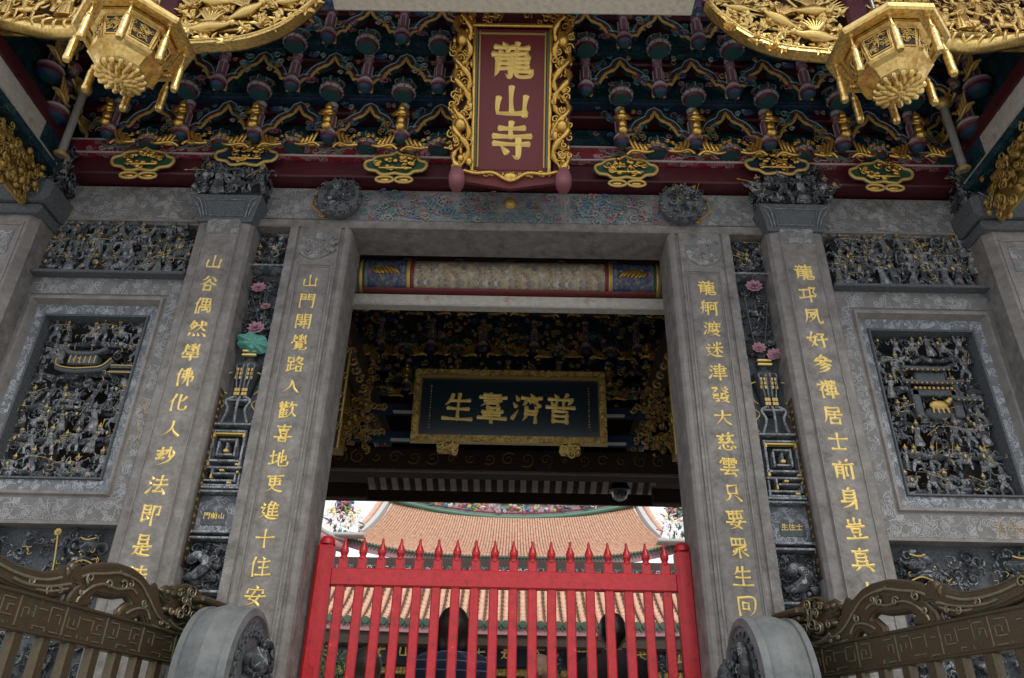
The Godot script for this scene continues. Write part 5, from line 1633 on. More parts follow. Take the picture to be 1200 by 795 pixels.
# ------------------------------------------------------------------ gate, fences, drums
func red_gate() -> void:
	var t := thing("red_gate", "low red painted gate of upright bars with spear tips closing the doorway", "gate", Vector3(0.015, FLOOR - .035, -.27))
	var bar := MB.new()
	bar.box(Vector3(0, .9, 0), Vector3(.056, 1.76, .036), .006)
	var barm := bar.mesh()
	var tip := MB.new()
	tip.lathe([Vector2(.024, 0), Vector2(.024, .012), Vector2(.018, .02), Vector2(.026, .04), Vector2(.027, .055), Vector2(.018, .08), Vector2(.01, .1), Vector2(.007, .13), Vector2(0, .135)], 10)
	var tipm := tip.mesh()
	var stub := MB.new()
	stub.box(Vector3(0, -.02, 0), Vector3(.056, .08, .036), .004)
	var stubm := stub.mesh()
	for k in 18:
		var x := -.992 + k * .11665
		var o := inst("bar", barm, M.red_paint, t, T(Vector3(x, 0, 0)))
		inst("stub", stubm, M.red_paint, o, T(Vector3(0, 1.92, 0)))
		inst("spear_tip", tipm, M.red_paint, o, T(Vector3(0, 1.935, 0)))
	var b := MB.new()
	b.box(Vector3(0, 1.825, 0), Vector3(2.11, .108, .055), .008)
	put("top_rail", b, M.red_paint, t)
	b = MB.new()
	b.box(Vector3(0, .12, 0), Vector3(2.11, .12, .055), .008)
	put("bottom_rail", b, M.red_paint, t)
	for s in [-1, 1]:
		b = MB.new()
		b.box(Vector3(s * 1.105, 1.03, 0), Vector3(.105, 1.99, .1), .02)
		b.xf = T(Vector3(s * 1.105, 2.02, 0))
		b.lathe([Vector2(.05, 0), Vector2(.045, .03), Vector2(.03, .05), Vector2(0, .06)], 12)
		put("post", b, M.red_paint, t)

# the dragon rail is laid out along the fence: u from the drum outward, v above the rail
func fz(x: float, y: float) -> Vector2:
	var q := 1060.0 - x
	var u := .001148 * q - 1.41e-7 * q * q
	var line := 540.0 - 250.0 * q / 1060.0
	return Vector2(u, (line - y) * .00068)

func fpath(a: Array, z := 0.0) -> Array:
	var o := []
	for k in range(0, a.size(), 2):
		var p := fz(a[k], a[k + 1])
		o.append(Vector3(p.x, p.y, z))
	return bez(o, 5)

func taper(m: int, a: float, mid: float, e: float) -> Array:
	var o := []
	for k in m:
		var t := float(k) / (m - 1)
		o.append(lerpf(a, mid, t * 2) if t < .5 else lerpf(mid, e, t * 2 - 1))
	return o

func bronze_fence(s: float) -> void:
	var a := Vector3(s * 1.535, 0, .5)
	var d := Vector3(s * (.305 if s < 0 else .4), 0, 1.1).normalized()
	var t := thing("bronze_fence", "patinated bronze fence with dragon crest running out from the drum by the %s panel" % ("lotus" if s < 0 else "rose"), "fence", Vector3(a.x, FLOOR, a.z))
	t.transform.basis = Basis(d, Vector3.UP, d.cross(Vector3.UP))
	var top := 1.595 - FLOOR
	var L := 1.75
	var b := MB.new()
	b.box(Vector3(L * .5, top - .065, 0), Vector3(L, .13, .045), .006)
	put("rail", b, M.bronze, t)
	b = MB.new()
	b.box(Vector3(L * .5, top - .002, 0), Vector3(L, .016, .06), .005)
	b.box(Vector3(L * .5, top - .132, 0), Vector3(L, .014, .06), .005)
	put("rail_edge", b, M.bronze, t)
	# key-fret pattern standing proud on both faces
	for face_ in [-1, 1]:
		b = MB.new()
		var z: float = face_ * .0235
		for k in 8:
			var x := .12 + k * .235
			b.box(Vector3(x, top - .065, z), Vector3(.005, .108, .006))
			for m_ in [-1, 1]:
				var f := float(m_)
				for e in [[.05, -.02, .06, .006], [.078, -.05, .006, .06], [.048, -.08, .06, .006], [.022, -.062, .006, .04], [.036, -.044, .03, .005], [.05, -.056, .005, .026], [.105, -.035, .03, .006], [.1, -.1, .03, .006], [.088, -.105, .006, .02], [.04, -.11, .05, .005]]:
					if rng.randf() < .78: b.box(Vector3(x + f * float(e[0]), top + float(e[1]) - .006, z), Vector3(float(e[2]) * R(.7, 1.0) if e[2] > .01 else .0035, float(e[3]) * R(.7, 1.0) if e[3] > .01 else .0035, .004))
		put("key_fret", b, M.bronze_raised, t).set_meta("kind", "stuff")
	for k in 13:
		b = MB.new()
		b.box(Vector3(.06 + k * .137, (top - .13) * .5, 0), Vector3(.058, top - .13, .045), .01)
		put("baluster", b, M.bronze, t)
	b = MB.new()
	b.box(Vector3(L * .5, .08, 0), Vector3(L, .1, .05), .01)
	put("bottom_rail", b, M.bronze, t)
	# end post behind the drum with a moulded cap
	b = MB.new()
	b.box(Vector3(-.02, (top + .12) * .5, 0), Vector3(.12, top + .12, .12), .01)
	put("post", b, M.bronze, t)
	b = MB.new()
	b.box(Vector3(-.02, top + .135, 0), Vector3(.17, .03, .17), .008)
	b.box(Vector3(-.02, top + .165, 0), Vector3(.21, .035, .21), .01)
	put("post_cap", b, M.bronze, t)
	# dragon crest
	var crest := Vector3(0, top, 0)
	b = MB.new()
	b.xf = Transform3D(Basis(), crest)
	var outline := [1075, 545, 1105, 470, 1092, 400, 1062, 380, 1062, 330, 1075, 250, 1035, 215, 965, 200, 915, 212, 892, 238, 842, 222, 808, 245, 822, 282, 862, 300, 846, 318, 884, 335, 850, 352, 846, 378, 892, 392, 896, 415, 845, 395, 800, 330, 778, 262, 758, 214, 730, 238, 655, 165, 600, 134, 508, 112, 420, 118, 340, 136, 285, 168, 268, 128, 244, 126, 232, 165, 250, 206, 320, 226, 275, 292, 266, 336, 300, 356, 372, 350, 384, 328, 362, 306, 398, 268, 440, 276, 520, 284, 588, 272, 622, 302, 648, 342, 612, 354, 584, 386, 580, 422, 622, 432, 668, 420, 690, 394, 722, 402, 748, 452, 760, 470]
	var poly := PackedVector2Array()
	for k in range(0, outline.size(), 2): poly.push_back(fz(outline[k], outline[k + 1]))
	for k in range(5): poly.push_back(fz(800 + k * 60, 484 + k * 14))
	b.prism(poly, -.022, .022)
	# rounded edge all round the plate
	var rim := []
	for p in poly: rim.append(Vector3(p.x, p.y, 0))
	rim.append(rim[0])
	b.tube(rim, .021, 6)
	put("dragon_body", b, M.bronze, t)
	b = MB.new()
	b.xf = Transform3D(Basis(), crest)
	for f in [-1, 1]:
		for pth in [[1080, 480, 980, 500, 880, 460, 800, 400, 720, 290, 650, 205, 560, 160, 500, 150, 430, 160, 340, 170, 290, 190], [640, 270, 600, 240, 520, 250, 430, 225, 360, 250, 310, 310, 300, 340], [560, 165, 520, 150, 505, 135], [760, 430, 730, 375, 690, 362, 640, 375, 606, 400], [1060, 500, 960, 520, 860, 495, 780, 470], [880, 440, 940, 460, 1000, 440, 1060, 420]]:
			var q := fpath(pth, f * .024)
			b.tube(q, .0065, 5)
		for c in [[340, 195, .024], [460, 225, .02], [550, 225, .024], [590, 215, .016], [830, 450, .014], [880, 475, .014], [700, 330, .02], [310, 280, .014]]:
			var p := fz(c[0], c[1])
			b.spiral(Vector3(p.x, p.y, f * .028), c[2], 1.3, R(0, TAU), .007, 4, 10)
	put("raised_scroll", b, M.bronze_raised, t)
	b = MB.new()
	b.xf = Transform3D(Basis(), crest)
	for c in [[985, 300, .06, .05], [890, 258, .055, .024], [868, 365, .04, .02], [840, 246, .022, .02], [985, 420, .045, .035], [935, 285, .03, .024]]:
		var h := fz(c[0], c[1])
		b.ball(Vector3(h.x, h.y, 0), Vector3(c[2], c[3], .036), 10, 8)
	for f in [-1, 1]:
		for c in [[1000, 290, .045], [960, 370, .04], [1010, 400, .035], [930, 390, .03], [980, 240, .032], [1060, 420, .035], [920, 240, .025]]:
			var p := fz(c[0], c[1])
			b.spiral(Vector3(p.x, p.y, f * .035), c[2], 1.5, R(0, TAU), .012, 5, 12)
	put("dragon_head", b, M.bronze, t)
	b = MB.new()
	b.xf = Transform3D(Basis(), crest)
	for f in [-1, 1]:
		for c in [[1000, 290, .04], [960, 365, .036], [1015, 395, .03], [930, 395, .026], [975, 235, .03], [1065, 425, .032], [930, 290, .022], [890, 250, .018], [860, 370, .018], [1040, 330, .03]]:
			var p := fz(c[0], c[1])
			b.spiral(Vector3(p.x, p.y, f * .046), c[2], 1.6, R(0, TAU), .006, 4, 14)
		b.tube(fpath([1080, 480, 1000, 500, 920, 470, 880, 430], f * .03), .008, 5)
		b.tube(fpath([1090, 380, 1085, 460, 1040, 500, 980, 510], f * .03), .008, 5)
	put("mane", b, M.bronze_raised, t)
	b = MB.new()
	b.xf = Transform3D(Basis(), crest)
	var o2 := [236, 168, 192, 150, 172, 185, 92, 195, 0, 180, -80, 158, -160, 122, -230, 90, -290, 92, -280, 130, -200, 185, -100, 232, 0, 268, 120, 300, 200, 290, 262, 250, 250, 204]
	var poly2 := PackedVector2Array()
	for k in range(0, o2.size(), 2): poly2.push_back(fz(o2[k], o2[k + 1]))
	b.prism(poly2, -.022, .022)
	rim = []
	for p in poly2: rim.append(Vector3(p.x, p.y, 0))
	rim.append(rim[0])
	b.tube(rim, .02, 6)
	var hz := fz(215, 172)
	b.ball(Vector3(hz.x, hz.y, 0), Vector3(.022, .034, .03), 8, 6)
	put("crest_scroll", b, M.bronze, t)
	b = MB.new()
	b.xf = Transform3D(Basis(), crest)
	for f in [-1, 1]:
		for pth in [[180, 200, 100, 218, 0, 206, -100, 175, -200, 130], [240, 235, 120, 255, 0, 242, -80, 212], [230, 262, 140, 282, 60, 270]]: b.tube(fpath(pth, f * .024), .0065, 5)
		for c in [[-230, 120, .025], [130, 275, .016], [190, 275, .014], [20, 225, .016]]:
			var p := fz(c[0], c[1])
			b.spiral(Vector3(p.x, p.y, f * .026), c[2], 1.4, R(0, TAU), .006, 4, 12)
	put("raised_scroll", b, M.bronze_raised, t)

func drum_stone(s: float) -> void:
	var t := thing("drum_stone", "grey stone drum with carved beast on its hub beside the %s panel" % ("lotus" if s < 0 else "rose"), "drum stone", Vector3(s * 1.31, FLOOR, .55))
	var cy := 1.37 - FLOOR
	var b := MB.new()
	b.xf = Transform3D(Basis(Vector3(0, s, 0), Vector3(-s, 0, 0), Vector3(0, 0, 1)), Vector3(0, cy, 0))
	# local y of the lathe points toward the doorway
	b.lathe([Vector2(0, -.135), Vector2(.29, -.135), Vector2(.355, -.12), Vector2(.36, -.09), Vector2(.348, -.085), Vector2(.362, -.04), Vector2(.37, 0), Vector2(.362, .04), Vector2(.348, .085), Vector2(.36, .09), Vector2(.355, .125), Vector2(.32, .135), Vector2(.31, .12), Vector2(0, .12)], 56)
	put("drum", b, M.drum_stone, t)
	b = MB.new()
	var xf := Transform3D(Basis(Vector3(0, 0, s), Vector3.UP, Vector3(-s, 0, 0)), Vector3(-s * .12, cy, 0))
	b.xf = xf
	for k in 26:
		var a := TAU * k / 26
		b.spiral(Vector3(cos(a) * .25, sin(a) * .25, .0), R(.03, .045), 1.2, a, .012, 4, 10)
	put("rim_scroll", b, M.slate_stone, t)
	b = MB.new()
	b.xf = xf
	b.ball(Vector3(0, .0, .02), Vector3(.12, .1, .06), 10, 8)
	b.ball(Vector3(-.08, .1, .05), Vector3(.075, .07, .06), 10, 8)
	b.ball(Vector3(-.12, .08, .08), Vector3(.035, .03, .04), 8, 6)
	for k in 4: b.tube([Vector3(-.1 + k * .07, -.04, .03), Vector3(-.12 + k * .08, -.13, .05), Vector3(-.13 + k * .08, -.2, .04)], [.04, .03, .025], 6)
	for k in 24:
		b.spiral(Vector3(R(-.18, .15), R(-.05, .2), R(.03, .07)), R(.025, .04), 1.3, R(0, TAU), .012, 4, 10)
	b.tube(bez([Vector3(.1, .02, .03), Vector3(.18, .1, .04), Vector3(.14, .2, .04), Vector3(.06, .2, .04)], 5), .025, 6)
	put("carved_beast", b, M.dark_carving, t)
	b = MB.new()
	b.box(Vector3(0, .3, 0), Vector3(.34, .6, .8), .03)
	b.box(Vector3(0, .68, 0), Vector3(.3, .2, .64), .04)
	put("pedestal", b, M.drum_stone, t)

# ------------------------------------------------------------------ people
func sdf_mesh(bones: Array, cell: float, k: float) -> ArrayMesh:   # bones: [a, b, ra, rb, depth scale]
	var lo := Vector3(1e9, 1e9, 1e9)
	var hi := -lo
	for e in bones:
		for q in 2:
			lo = lo.min(e[q] - Vector3.ONE * (e[2 + q] + .05)); hi = hi.max(e[q] + Vector3.ONE * (e[2 + q] + .05))
	var nx := int((hi.x - lo.x) / cell) + 2
	var ny := int((hi.y - lo.y) / cell) + 2
	var nz := int((hi.z - lo.z) / cell) + 2
	var f := PackedFloat32Array()
	f.resize(nx * ny * nz)
	f.fill(1.0)
	for e in bones:
		var a: Vector3 = e[0]
		var b: Vector3 = e[1]
		var ra: float = e[2]
		var rb: float = e[3]
		var zs: float = e[4] if e.size() > 4 else 1.0
		var m := maxf(ra, rb) + .06
		var l0 := ((a.min(b) - Vector3.ONE * m - lo) / cell).floor()
		var l1 := ((a.max(b) + Vector3.ONE * m - lo) / cell).ceil()
		var ab := b - a
		var den := maxf(ab.length_squared(), 1e-9)
		for iz in range(maxi(int(l0.z), 0), mini(int(l1.z), nz)):
			for iy in range(maxi(int(l0.y), 0), mini(int(l1.y), ny)):
				for ixx in range(maxi(int(l0.x), 0), mini(int(l1.x), nx)):
					var p := lo + Vector3(ixx, iy, iz) * cell
					var ap := p - a
					var t := clampf(ap.dot(ab) / den, 0, 1)
					var dv := ap - ab * t
					dv.z /= zs
					var d := dv.length() - lerpf(ra, rb, t)
					var j := (iz * ny + iy) * nx + ixx
					var o := f[j]
					var h := maxf(k - absf(o - d), 0.0) / k
					f[j] = minf(o, d) - h * h * k * .25
	var id := PackedInt32Array()
	id.resize(nx * ny * nz)
	id.fill(-1)
	var mb := MB.new()
	var offs := [0, 1, nx, nx + 1, nx * ny, nx * ny + 1, nx * ny + nx, nx * ny + nx + 1]
	for iz in nz - 1:
		for iy in ny - 1:
			for ixx in nx - 1:
				var j := (iz * ny + iy) * nx + ixx
				var neg := 0
				var sum := Vector3.ZERO
				var cnt := 0
				for q in 8:
					if f[j + offs[q]] < 0: neg += 1
				if neg == 0 or neg == 8: continue
				for q in 8:
					for ax in 3:
						if q & (1 << ax): continue
						var q2 := q | (1 << ax)
						var fa := f[j + offs[q]]
						var fb := f[j + offs[q2]]
						if (fa < 0) != (fb < 0):
							var t := fa / (fa - fb)
							var p := Vector3(q & 1, (q >> 1) & 1, (q >> 2) & 1)
							p[ax] += t
							sum += p
							cnt += 1
				var g := Vector3(f[j + 1] - f[j] + f[j + offs[7]] - f[j + offs[6]], f[j + nx] - f[j] + f[j + offs[7]] - f[j + offs[5]], f[j + offs[4]] - f[j] + f[j + offs[7]] - f[j + offs[3]])
				id[j] = mb.pt(lo + (Vector3(ixx, iy, iz) + sum / cnt) * cell, g)
	var st := [1, nx, nx * ny]
	for iz in range(1, nz - 1):
		for iy in range(1, ny - 1):
			for ixx in range(1, nx - 1):
				var j := (iz * ny + iy) * nx + ixx
				for ax in 3:
					var fa := f[j]
					var fb := f[j + st[ax]]
					if (fa < 0) == (fb < 0): continue
					var u: int = st[(ax + 1) % 3]
					var w: int = st[(ax + 2) % 3]
					var a := id[j - u - w]
					var b := id[j - w]
					var c := id[j]
					var d := id[j - u]
					if a < 0 or b < 0 or c < 0 or d < 0: continue
					if fa < 0:
						mb.tri(a, b, c); mb.tri(a, c, d)
					else:
						mb.tri(a, c, b); mb.tri(a, d, c)
	return mb.mesh()

var person_meshes := {}

func V(x: float, y: float, z: float) -> Vector3:
	return Vector3(x, y, z)

func make_people_meshes() -> void:
	# a standing adult, 1.72 m, back to the camera (facing -z), hands held in front
	var body := []
	body.append_array([[V(0, 1.64, -.005), V(0, 1.6, .005), .075, .085, 1.1], [V(0, 1.56, -.02), V(0, 1.5, -.035), .062, .042, 1.15], [V(0, 1.58, -.1), V(0, 1.555, -.105), .012, .016, 1.0]])
	body.append_array([[V(0, 1.5, .01), V(0, 1.4, .015), .052, .06, 1.0], [V(-.13, 1.36, .015), V(.13, 1.36, .015), .07, .07, .9], [V(0, 1.34, 0), V(0, 1.08, 0), .13, .115, .75], [V(0, 1.06, 0), V(0, .92, .01), .12, .14, .8]])
	for s in [-1, 1]:
		body.append_array([[V(s * .085, 1.6, .005), V(s * .09, 1.56, .005), .014, .01, 1.0]])
		body.append_array([[V(s * .175, 1.37, .015), V(s * .225, 1.1, .03), .058, .042], [V(s * .225, 1.1, .03), V(s * .15, 1.0, -.2), .042, .03], [V(s * .15, 1.0, -.2), V(s * .11, 1.0, -.27), .03, .034, .7]])
		for fg in 4: body.append([V(s * (.13 - .022 * fg), 1.0 - .004 * fg, -.28), V(s * (.1 - .022 * fg), .985 - .004 * fg, -.34 + .008 * absf(fg - 1.0)), .0095, .008])
		body.append([V(s * .09, 1.02, -.27), V(s * .06, 1.035, -.31), .011, .009])
		body.append_array([[V(s * .09, .9, .01), V(s * .1, .5, 0), .09, .06], [V(s * .1, .5, 0), V(s * .1, .09, .03), .058, .036], [V(s * .1, .045, .05), V(s * .11, .03, -.14), .04, .032]])
	person_meshes["body"] = sdf_mesh(body, .016, .035)
	var shirt := [[V(0, 1.43, .012), V(0, 1.4, .015), .075, .085, 1.0], [V(-.135, 1.355, .015), V(.135, 1.355, .015), .085, .085, .95], [V(0, 1.34, 0), V(0, 1.08, 0), .15, .14, .78], [V(0, 1.08, 0), V(0, .9, .01), .14, .165, .82]]
	for s in [-1, 1]: shirt.append([V(s * .175, 1.365, .015), V(s * .215, 1.16, .03), .074, .066])
	person_meshes["shirt"] = sdf_mesh(shirt, .02, .05)
	var longs := shirt.duplicate()
	for s in [-1, 1]:
		longs.append([V(s * .215, 1.16, .03), V(s * .225, 1.1, .02), .066, .06])
		longs.append([V(s * .225, 1.1, .03), V(s * .16, 1.01, -.18), .056, .045])
	person_meshes["jacket"] = sdf_mesh(longs, .02, .05)
	var tr := [[V(0, .98, .01), V(0, .9, .01), .155, .16, .85]]
	for s in [-1, 1]: tr.append_array([[V(s * .09, .88, .01), V(s * .1, .5, 0), .1, .078], [V(s * .1, .5, 0), V(s * .1, .1, .03), .076, .065]])
	person_meshes["trousers"] = sdf_mesh(tr, .022, .04)
	person_meshes["short_hair"] = sdf_mesh([[V(0, 1.645, .01), V(0, 1.61, .035), .087, .086, 1.08], [V(0, 1.58, .05), V(0, 1.54, .05), .07, .05, 1.0]], .012, .03)
	person_meshes["full_hair"] = sdf_mesh([[V(0, 1.64, .01), V(0, 1.6, .03), .1, .108, 1.05], [V(-.06, 1.6, .045), V(-.065, 1.49, .05), .06, .045, 1.0], [V(.06, 1.6, .045), V(.065, 1.49, .05), .06, .045, 1.0], [V(0, 1.58, .06), V(0, 1.48, .06), .06, .05, 1.0]], .012, .03)
	var sh := []
	for s in [-1, 1]: sh.append_array([[V(s * .1, .05, .06), V(s * .11, .04, -.15), .05, .042]])
	person_meshes["shoes"] = sdf_mesh(sh, .014, .02)

func person(at: Vector3, tall: float, label: String, hair: String, hair_mat: Material, top: String, top_mat: Material, turn: float) -> void:
	var t := thing("person", label, "person", at, "", turn)
	var sc := Vector3.ONE * (tall / 1.72)
	inst("body", person_meshes.body, M.skin, t, T(Vector3.ZERO, sc))
	inst("hair", person_meshes[hair], hair_mat, t, T(Vector3.ZERO, sc))
	inst("shirt" if top == "shirt" else "jacket", person_meshes[top], top_mat, t, T(Vector3.ZERO, sc))
	inst("trousers", person_meshes.trousers, M.denim, t, T(Vector3.ZERO, sc))
	inst("shoes", person_meshes.shoes, M.black_cloth, t, T(Vector3.ZERO, sc))

# ------------------------------------------------------------------ inside the gate hall
func interior() -> void:
	var b := MB.new()
	for s in [-1.0, 1.0]:
		b = MB.new()
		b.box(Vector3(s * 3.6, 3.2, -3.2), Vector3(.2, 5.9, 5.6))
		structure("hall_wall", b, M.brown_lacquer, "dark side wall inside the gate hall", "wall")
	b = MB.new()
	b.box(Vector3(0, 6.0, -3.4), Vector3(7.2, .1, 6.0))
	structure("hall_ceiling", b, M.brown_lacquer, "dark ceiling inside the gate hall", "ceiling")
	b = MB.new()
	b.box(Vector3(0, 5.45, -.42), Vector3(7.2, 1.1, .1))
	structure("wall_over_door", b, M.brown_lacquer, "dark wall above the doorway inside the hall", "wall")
	# painted round beam just inside the doorway
	var t := thing("painted_beam", "round beam painted with figures, blue collars and gold leaves inside the doorway", "beam", Vector3(0, 4.5, -.62))
	b = MB.new()
	b.xf = T(Vector3(-1.5, 0, 0), Vector3(1, 1, 1), -PI / 2)
	b.lathe([Vector2(.15, 0), Vector2(.15, .36), Vector2(.155, .37), Vector2(.155, .74), Vector2(.15, .745)], 24)
	b.xf = T(Vector3(1.5, 0, 0), Vector3(1, 1, 1), PI / 2)
	b.lathe([Vector2(.15, 0), Vector2(.15, .36), Vector2(.155, .37), Vector2(.155, .74), Vector2(.15, .745)], 24)
	put("blue_collar", b, M.beam_painting, t)
	b = MB.new()
	b.xf = T(Vector3(-.76, 0, 0), Vector3(1, 1, 1), -PI / 2)
	b.lathe([Vector2(.15, 0), Vector2(.152, .02), Vector2(.152, 1.5), Vector2(.15, 1.52)], 24)
	put("painted_scene", b, M.scene_painting, t)
	for s in [-1.0, 1.0]:
		b = MB.new()
		for k in 7: b.tube(bez([Vector3(s * (.86 + k * .03), -.05, .152), Vector3(s * (.89 + k * .03), -.015 + .01 * sin(k), .158), Vector3(s * (.93 + k * .025), .03 - .006 * absf(k - 3.0), .15)], 3), [.008, .014, .018, .018, .014, .01, .004], 5, .6)
		put("gold_leaf_shape", b, M.gold, t)
		for x in [.765, .795, 1.13, 1.17, 1.21]:
			b = MB.new()
			b.xf = T(Vector3(s * x - .015, 0, 0), Vector3.ONE, -PI / 2)
			b.lathe([Vector2(.158, 0), Vector2(.162, .01), Vector2(.158, .03)], 20)
			put("band", b, M.old_gold if x in [.795, 1.17] else (M.plaque_red if x < .78 else M.glazed_green), t)
	b = MB.new()
	b.box(Vector3(0, -.155, .0), Vector3(2.3, .02, .2), .004)
	put("red_line", b, M.plaque_red, t)
	t = thing("ink_painted_board", "whitish board with ink branch painting under the round painted beam", "board", Vector3(0, 4.28, -.62))
	b = MB.new()
	b.box(Vector3(0, .0, 0), Vector3(2.9, .1, .1), .01)
	put("board", b, M.ink_painting, t)
	# bracket web hanging in the dark
	for row in 3:
		for k in 9:
			if row == 2 and k > 7: continue
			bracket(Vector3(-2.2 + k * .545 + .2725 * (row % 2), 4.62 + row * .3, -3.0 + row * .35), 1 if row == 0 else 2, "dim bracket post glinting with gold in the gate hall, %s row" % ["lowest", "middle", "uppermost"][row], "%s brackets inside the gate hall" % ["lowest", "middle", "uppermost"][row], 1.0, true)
		b = MB.new()
		b.box(Vector3(0, 4.62 + row * .3 + .45, -3.16 + row * .35), Vector3(6.9, .16, .1), .01)
		t = thing("hall_bracket_beam", "dark beam behind the %s brackets inside the hall" % ["lowest", "middle", "uppermost"][row], "beam")
		put("beam", b, M.deep_blue, t)
	t = thing("hall_gilt_carving", "dense dim gilded carving filling the ceiling bay above the hanging sign", "carving", Vector3(0, 4.4, -2.75))
	b = MB.new()
	for k in 420:
		var p := Vector3(R(-1.7, 1.7), R(.0, 1.0), R(-.1, .12))
		p.z += p.y * .35
		if k % 3: b.spiral(p, R(.015, .04), 1.3, R(0, TAU), .008, 4, 9)
		else: b.ball(p, Vector3(R(.01, .025), R(.01, .03), .02), 6, 4)
	put("gilded_scrolls", b, M.old_gold, t).set_meta("kind", "stuff")
	# carved gold at both sides and cross beams
	for s in [-1.0, 1.0]:
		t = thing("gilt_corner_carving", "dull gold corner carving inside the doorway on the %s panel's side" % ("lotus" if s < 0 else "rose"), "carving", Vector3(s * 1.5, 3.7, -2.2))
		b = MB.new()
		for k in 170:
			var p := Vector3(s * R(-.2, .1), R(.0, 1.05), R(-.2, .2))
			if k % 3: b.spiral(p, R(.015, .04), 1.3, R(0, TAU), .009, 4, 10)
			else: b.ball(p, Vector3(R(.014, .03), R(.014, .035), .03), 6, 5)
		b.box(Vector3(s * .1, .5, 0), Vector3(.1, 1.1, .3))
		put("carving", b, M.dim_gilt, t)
		t = thing("hall_cross_beam", "dim painted cross beam running back along the hall, %s panel's side" % ("lotus" if s < 0 else "rose"), "beam", Vector3(s * 1.45, 4.4, -2.0))
		b = MB.new()
		b.box(Vector3(0, 0, -.6), Vector3(.16, .26, 2.8), .03)
		put("beam", b, M.dark_wood, t)
		b = MB.new()
		for k in 14: b.spiral(Vector3(-s * .06, -.15, .6 - k * .18), .05, 1.2, R(0, TAU), .016, 4, 9)
		put("gilded_edge", b, M.old_gold, t)
		t = thing("hall_side_board", "dim gold-edged carved board inside the doorway, %s panel's side" % ("lotus" if s < 0 else "rose"), "board", Vector3(s * 1.36, 3.35, -.8))
		b = MB.new()
		b.box(Vector3(s * .06, .5, -.3), Vector3(.05, 1.0, .6), .01)
		put("board", b, M.brown_lacquer, t)
		b = MB.new()
		b.tube([Vector3(s * .03, .0, -.6), Vector3(s * .03, 1.0, -.6)], .014, 5)
		b.tube([Vector3(s * .03, .0, -.02), Vector3(s * .03, 1.0, -.02)], .014, 5)
		for k in 26: b.spiral(Vector3(s * .03, R(.05, .95), -R(.05, .55)), R(.03, .05), 1.3, R(0, TAU), .01, 4, 9)
		put("gilded_edge", b, M.old_gold, t)
	# hanging signboard
	t = thing("hanging_sign", "wide black signboard with four gold characters in carved gold frame inside the hall", "sign", Vector3(.01, 3.73, -2.2))
	t.rotation.x = .06
	b = MB.new()
	b.box(Vector3(0, .37, -.03), Vector3(1.72, .62, .04))
	put("panel", b, M.sign_blue, t)
	b = MB.new()
	var mid := Vector2(0, .37)
	b.ring(Vector2(.92, .37), -.01, Vector2(.915, .365), .05, mid)
	b.ring(Vector2(.85, .3), .05, Vector2(.845, .295), -.01, mid)
	put("frame_edge", b, M.dull_gilt, t)
	b = MB.new()
	b.ring(Vector2(.915, .365), .05, Vector2(.85, .3), .05, mid)
	put("carved_frame", b, M.carved_gold, t)
	b = MB.new()
	for k in 90:
		var u := R(0, 4.9)
		var p := Vector2(-.87 + u, .333) if u < 1.74 else (Vector2(-.87 + u - 1.74, -.333) if u < 3.48 else (Vector2(-.882, -.325 + (u - 3.48) * .91) if u < 4.19 else Vector2(.882, -.325 + (u - 4.19) * .91)))
		b.spiral(Vector3(p.x, p.y + .37, .055), R(.018, .028), 1.4, R(0, TAU), .008, 4, 10)
	put("frame_scrolls", b, M.dull_gilt, t).set_meta("kind", "stuff")
	for k in 4:
		inst("character", glyph("生羣濟普"[k], 11.5), M.gold_leaf, t, T(Vector3(-.49 + k * .325, .37, -.008), Vector3.ONE * .29, -.06))
	b = MB.new()
	for s in [-1, 1]:
		for k in 16: b.box(Vector3(s * .755, .58 - k * .028, -.006), Vector3(R(.006, .016), R(.004, .016), .006))
	put("small_lettering", b, M.old_gold, t).set_meta("kind", "stuff")
	for s in [-1.0, 1.0]:
		b = MB.new()
		for k in 10: b.spiral(Vector3(s * .57 + R(-.08, .08), -.05 + R(-.05, .04), .03), .04, 1.3, R(0, TAU), .014, 4, 9)
		b.box(Vector3(s * .57, -.05, 0), Vector3(.2, .1, .05), .02)
		put("support", b, M.old_gold, t)
	# beams beyond the sign and the rear eave
	for e in [["rear_tie_beam", 3.98, -3.4, .26, .3, "dark painted tie beam under the hanging sign", "brown_lacquer"], ["rear_beam", 4.5, -4.6, .2, .2, "dark beam carrying the rear eave of the gate hall", "dark_wood"]]:
		t = thing(e[0], e[5], "beam", Vector3(0, e[1], e[2]))
		b = MB.new()
		b.box(Vector3(0, 0, 0), Vector3(7.0, e[3], e[4]), .03)
		put("beam", b, M[e[6]], t)
		b = MB.new()
		b.box(Vector3(0, -float(e[3]) * .5 - .012, float(e[4]) * .5), Vector3(7.0, .03, .03), .006)
		put("pale_edge", b, M.stone, t)
		b = MB.new()
		for k in 26: b.spiral(Vector3(-2.6 + k * .2, 0, float(e[4]) * .5 + .01), R(.03, .09), 1.3, R(0, TAU), .01, 4, 10)
		put("gilded_scroll", b, M.dim_gilt, t)
	for s in [-1.0, 1.0]:
		for k in 2:
			t = thing("white_tipped_bracket", "%s bracket arm with pale end beside the hanging sign, %s panel's side" % [["upper", "lower"][k], "lotus" if s < 0 else "rose"], "bracket", Vector3(s * 1.15, 4.25 - k * .3, -2.6))
			b = MB.new()
			b.box(Vector3(s * .2, 0, 0), Vector3(.8, .1, .12), .02)
			put("arm", b, M.deep_blue, t)
			b = MB.new()
			b.box(Vector3(-s * .12, -.04, .03), Vector3(.26, .022, .05), .005)
			put("pale_strip", b, M.white_trim, t)
			b = MB.new()
			for q in 8: b.spiral(Vector3(s * (.1 + q * .05), R(-.04, .04), .07), .04, 1.3, R(0, TAU), .014, 4, 9)
			put("gilt_scroll", b, M.old_gold, t)
	b = MB.new()
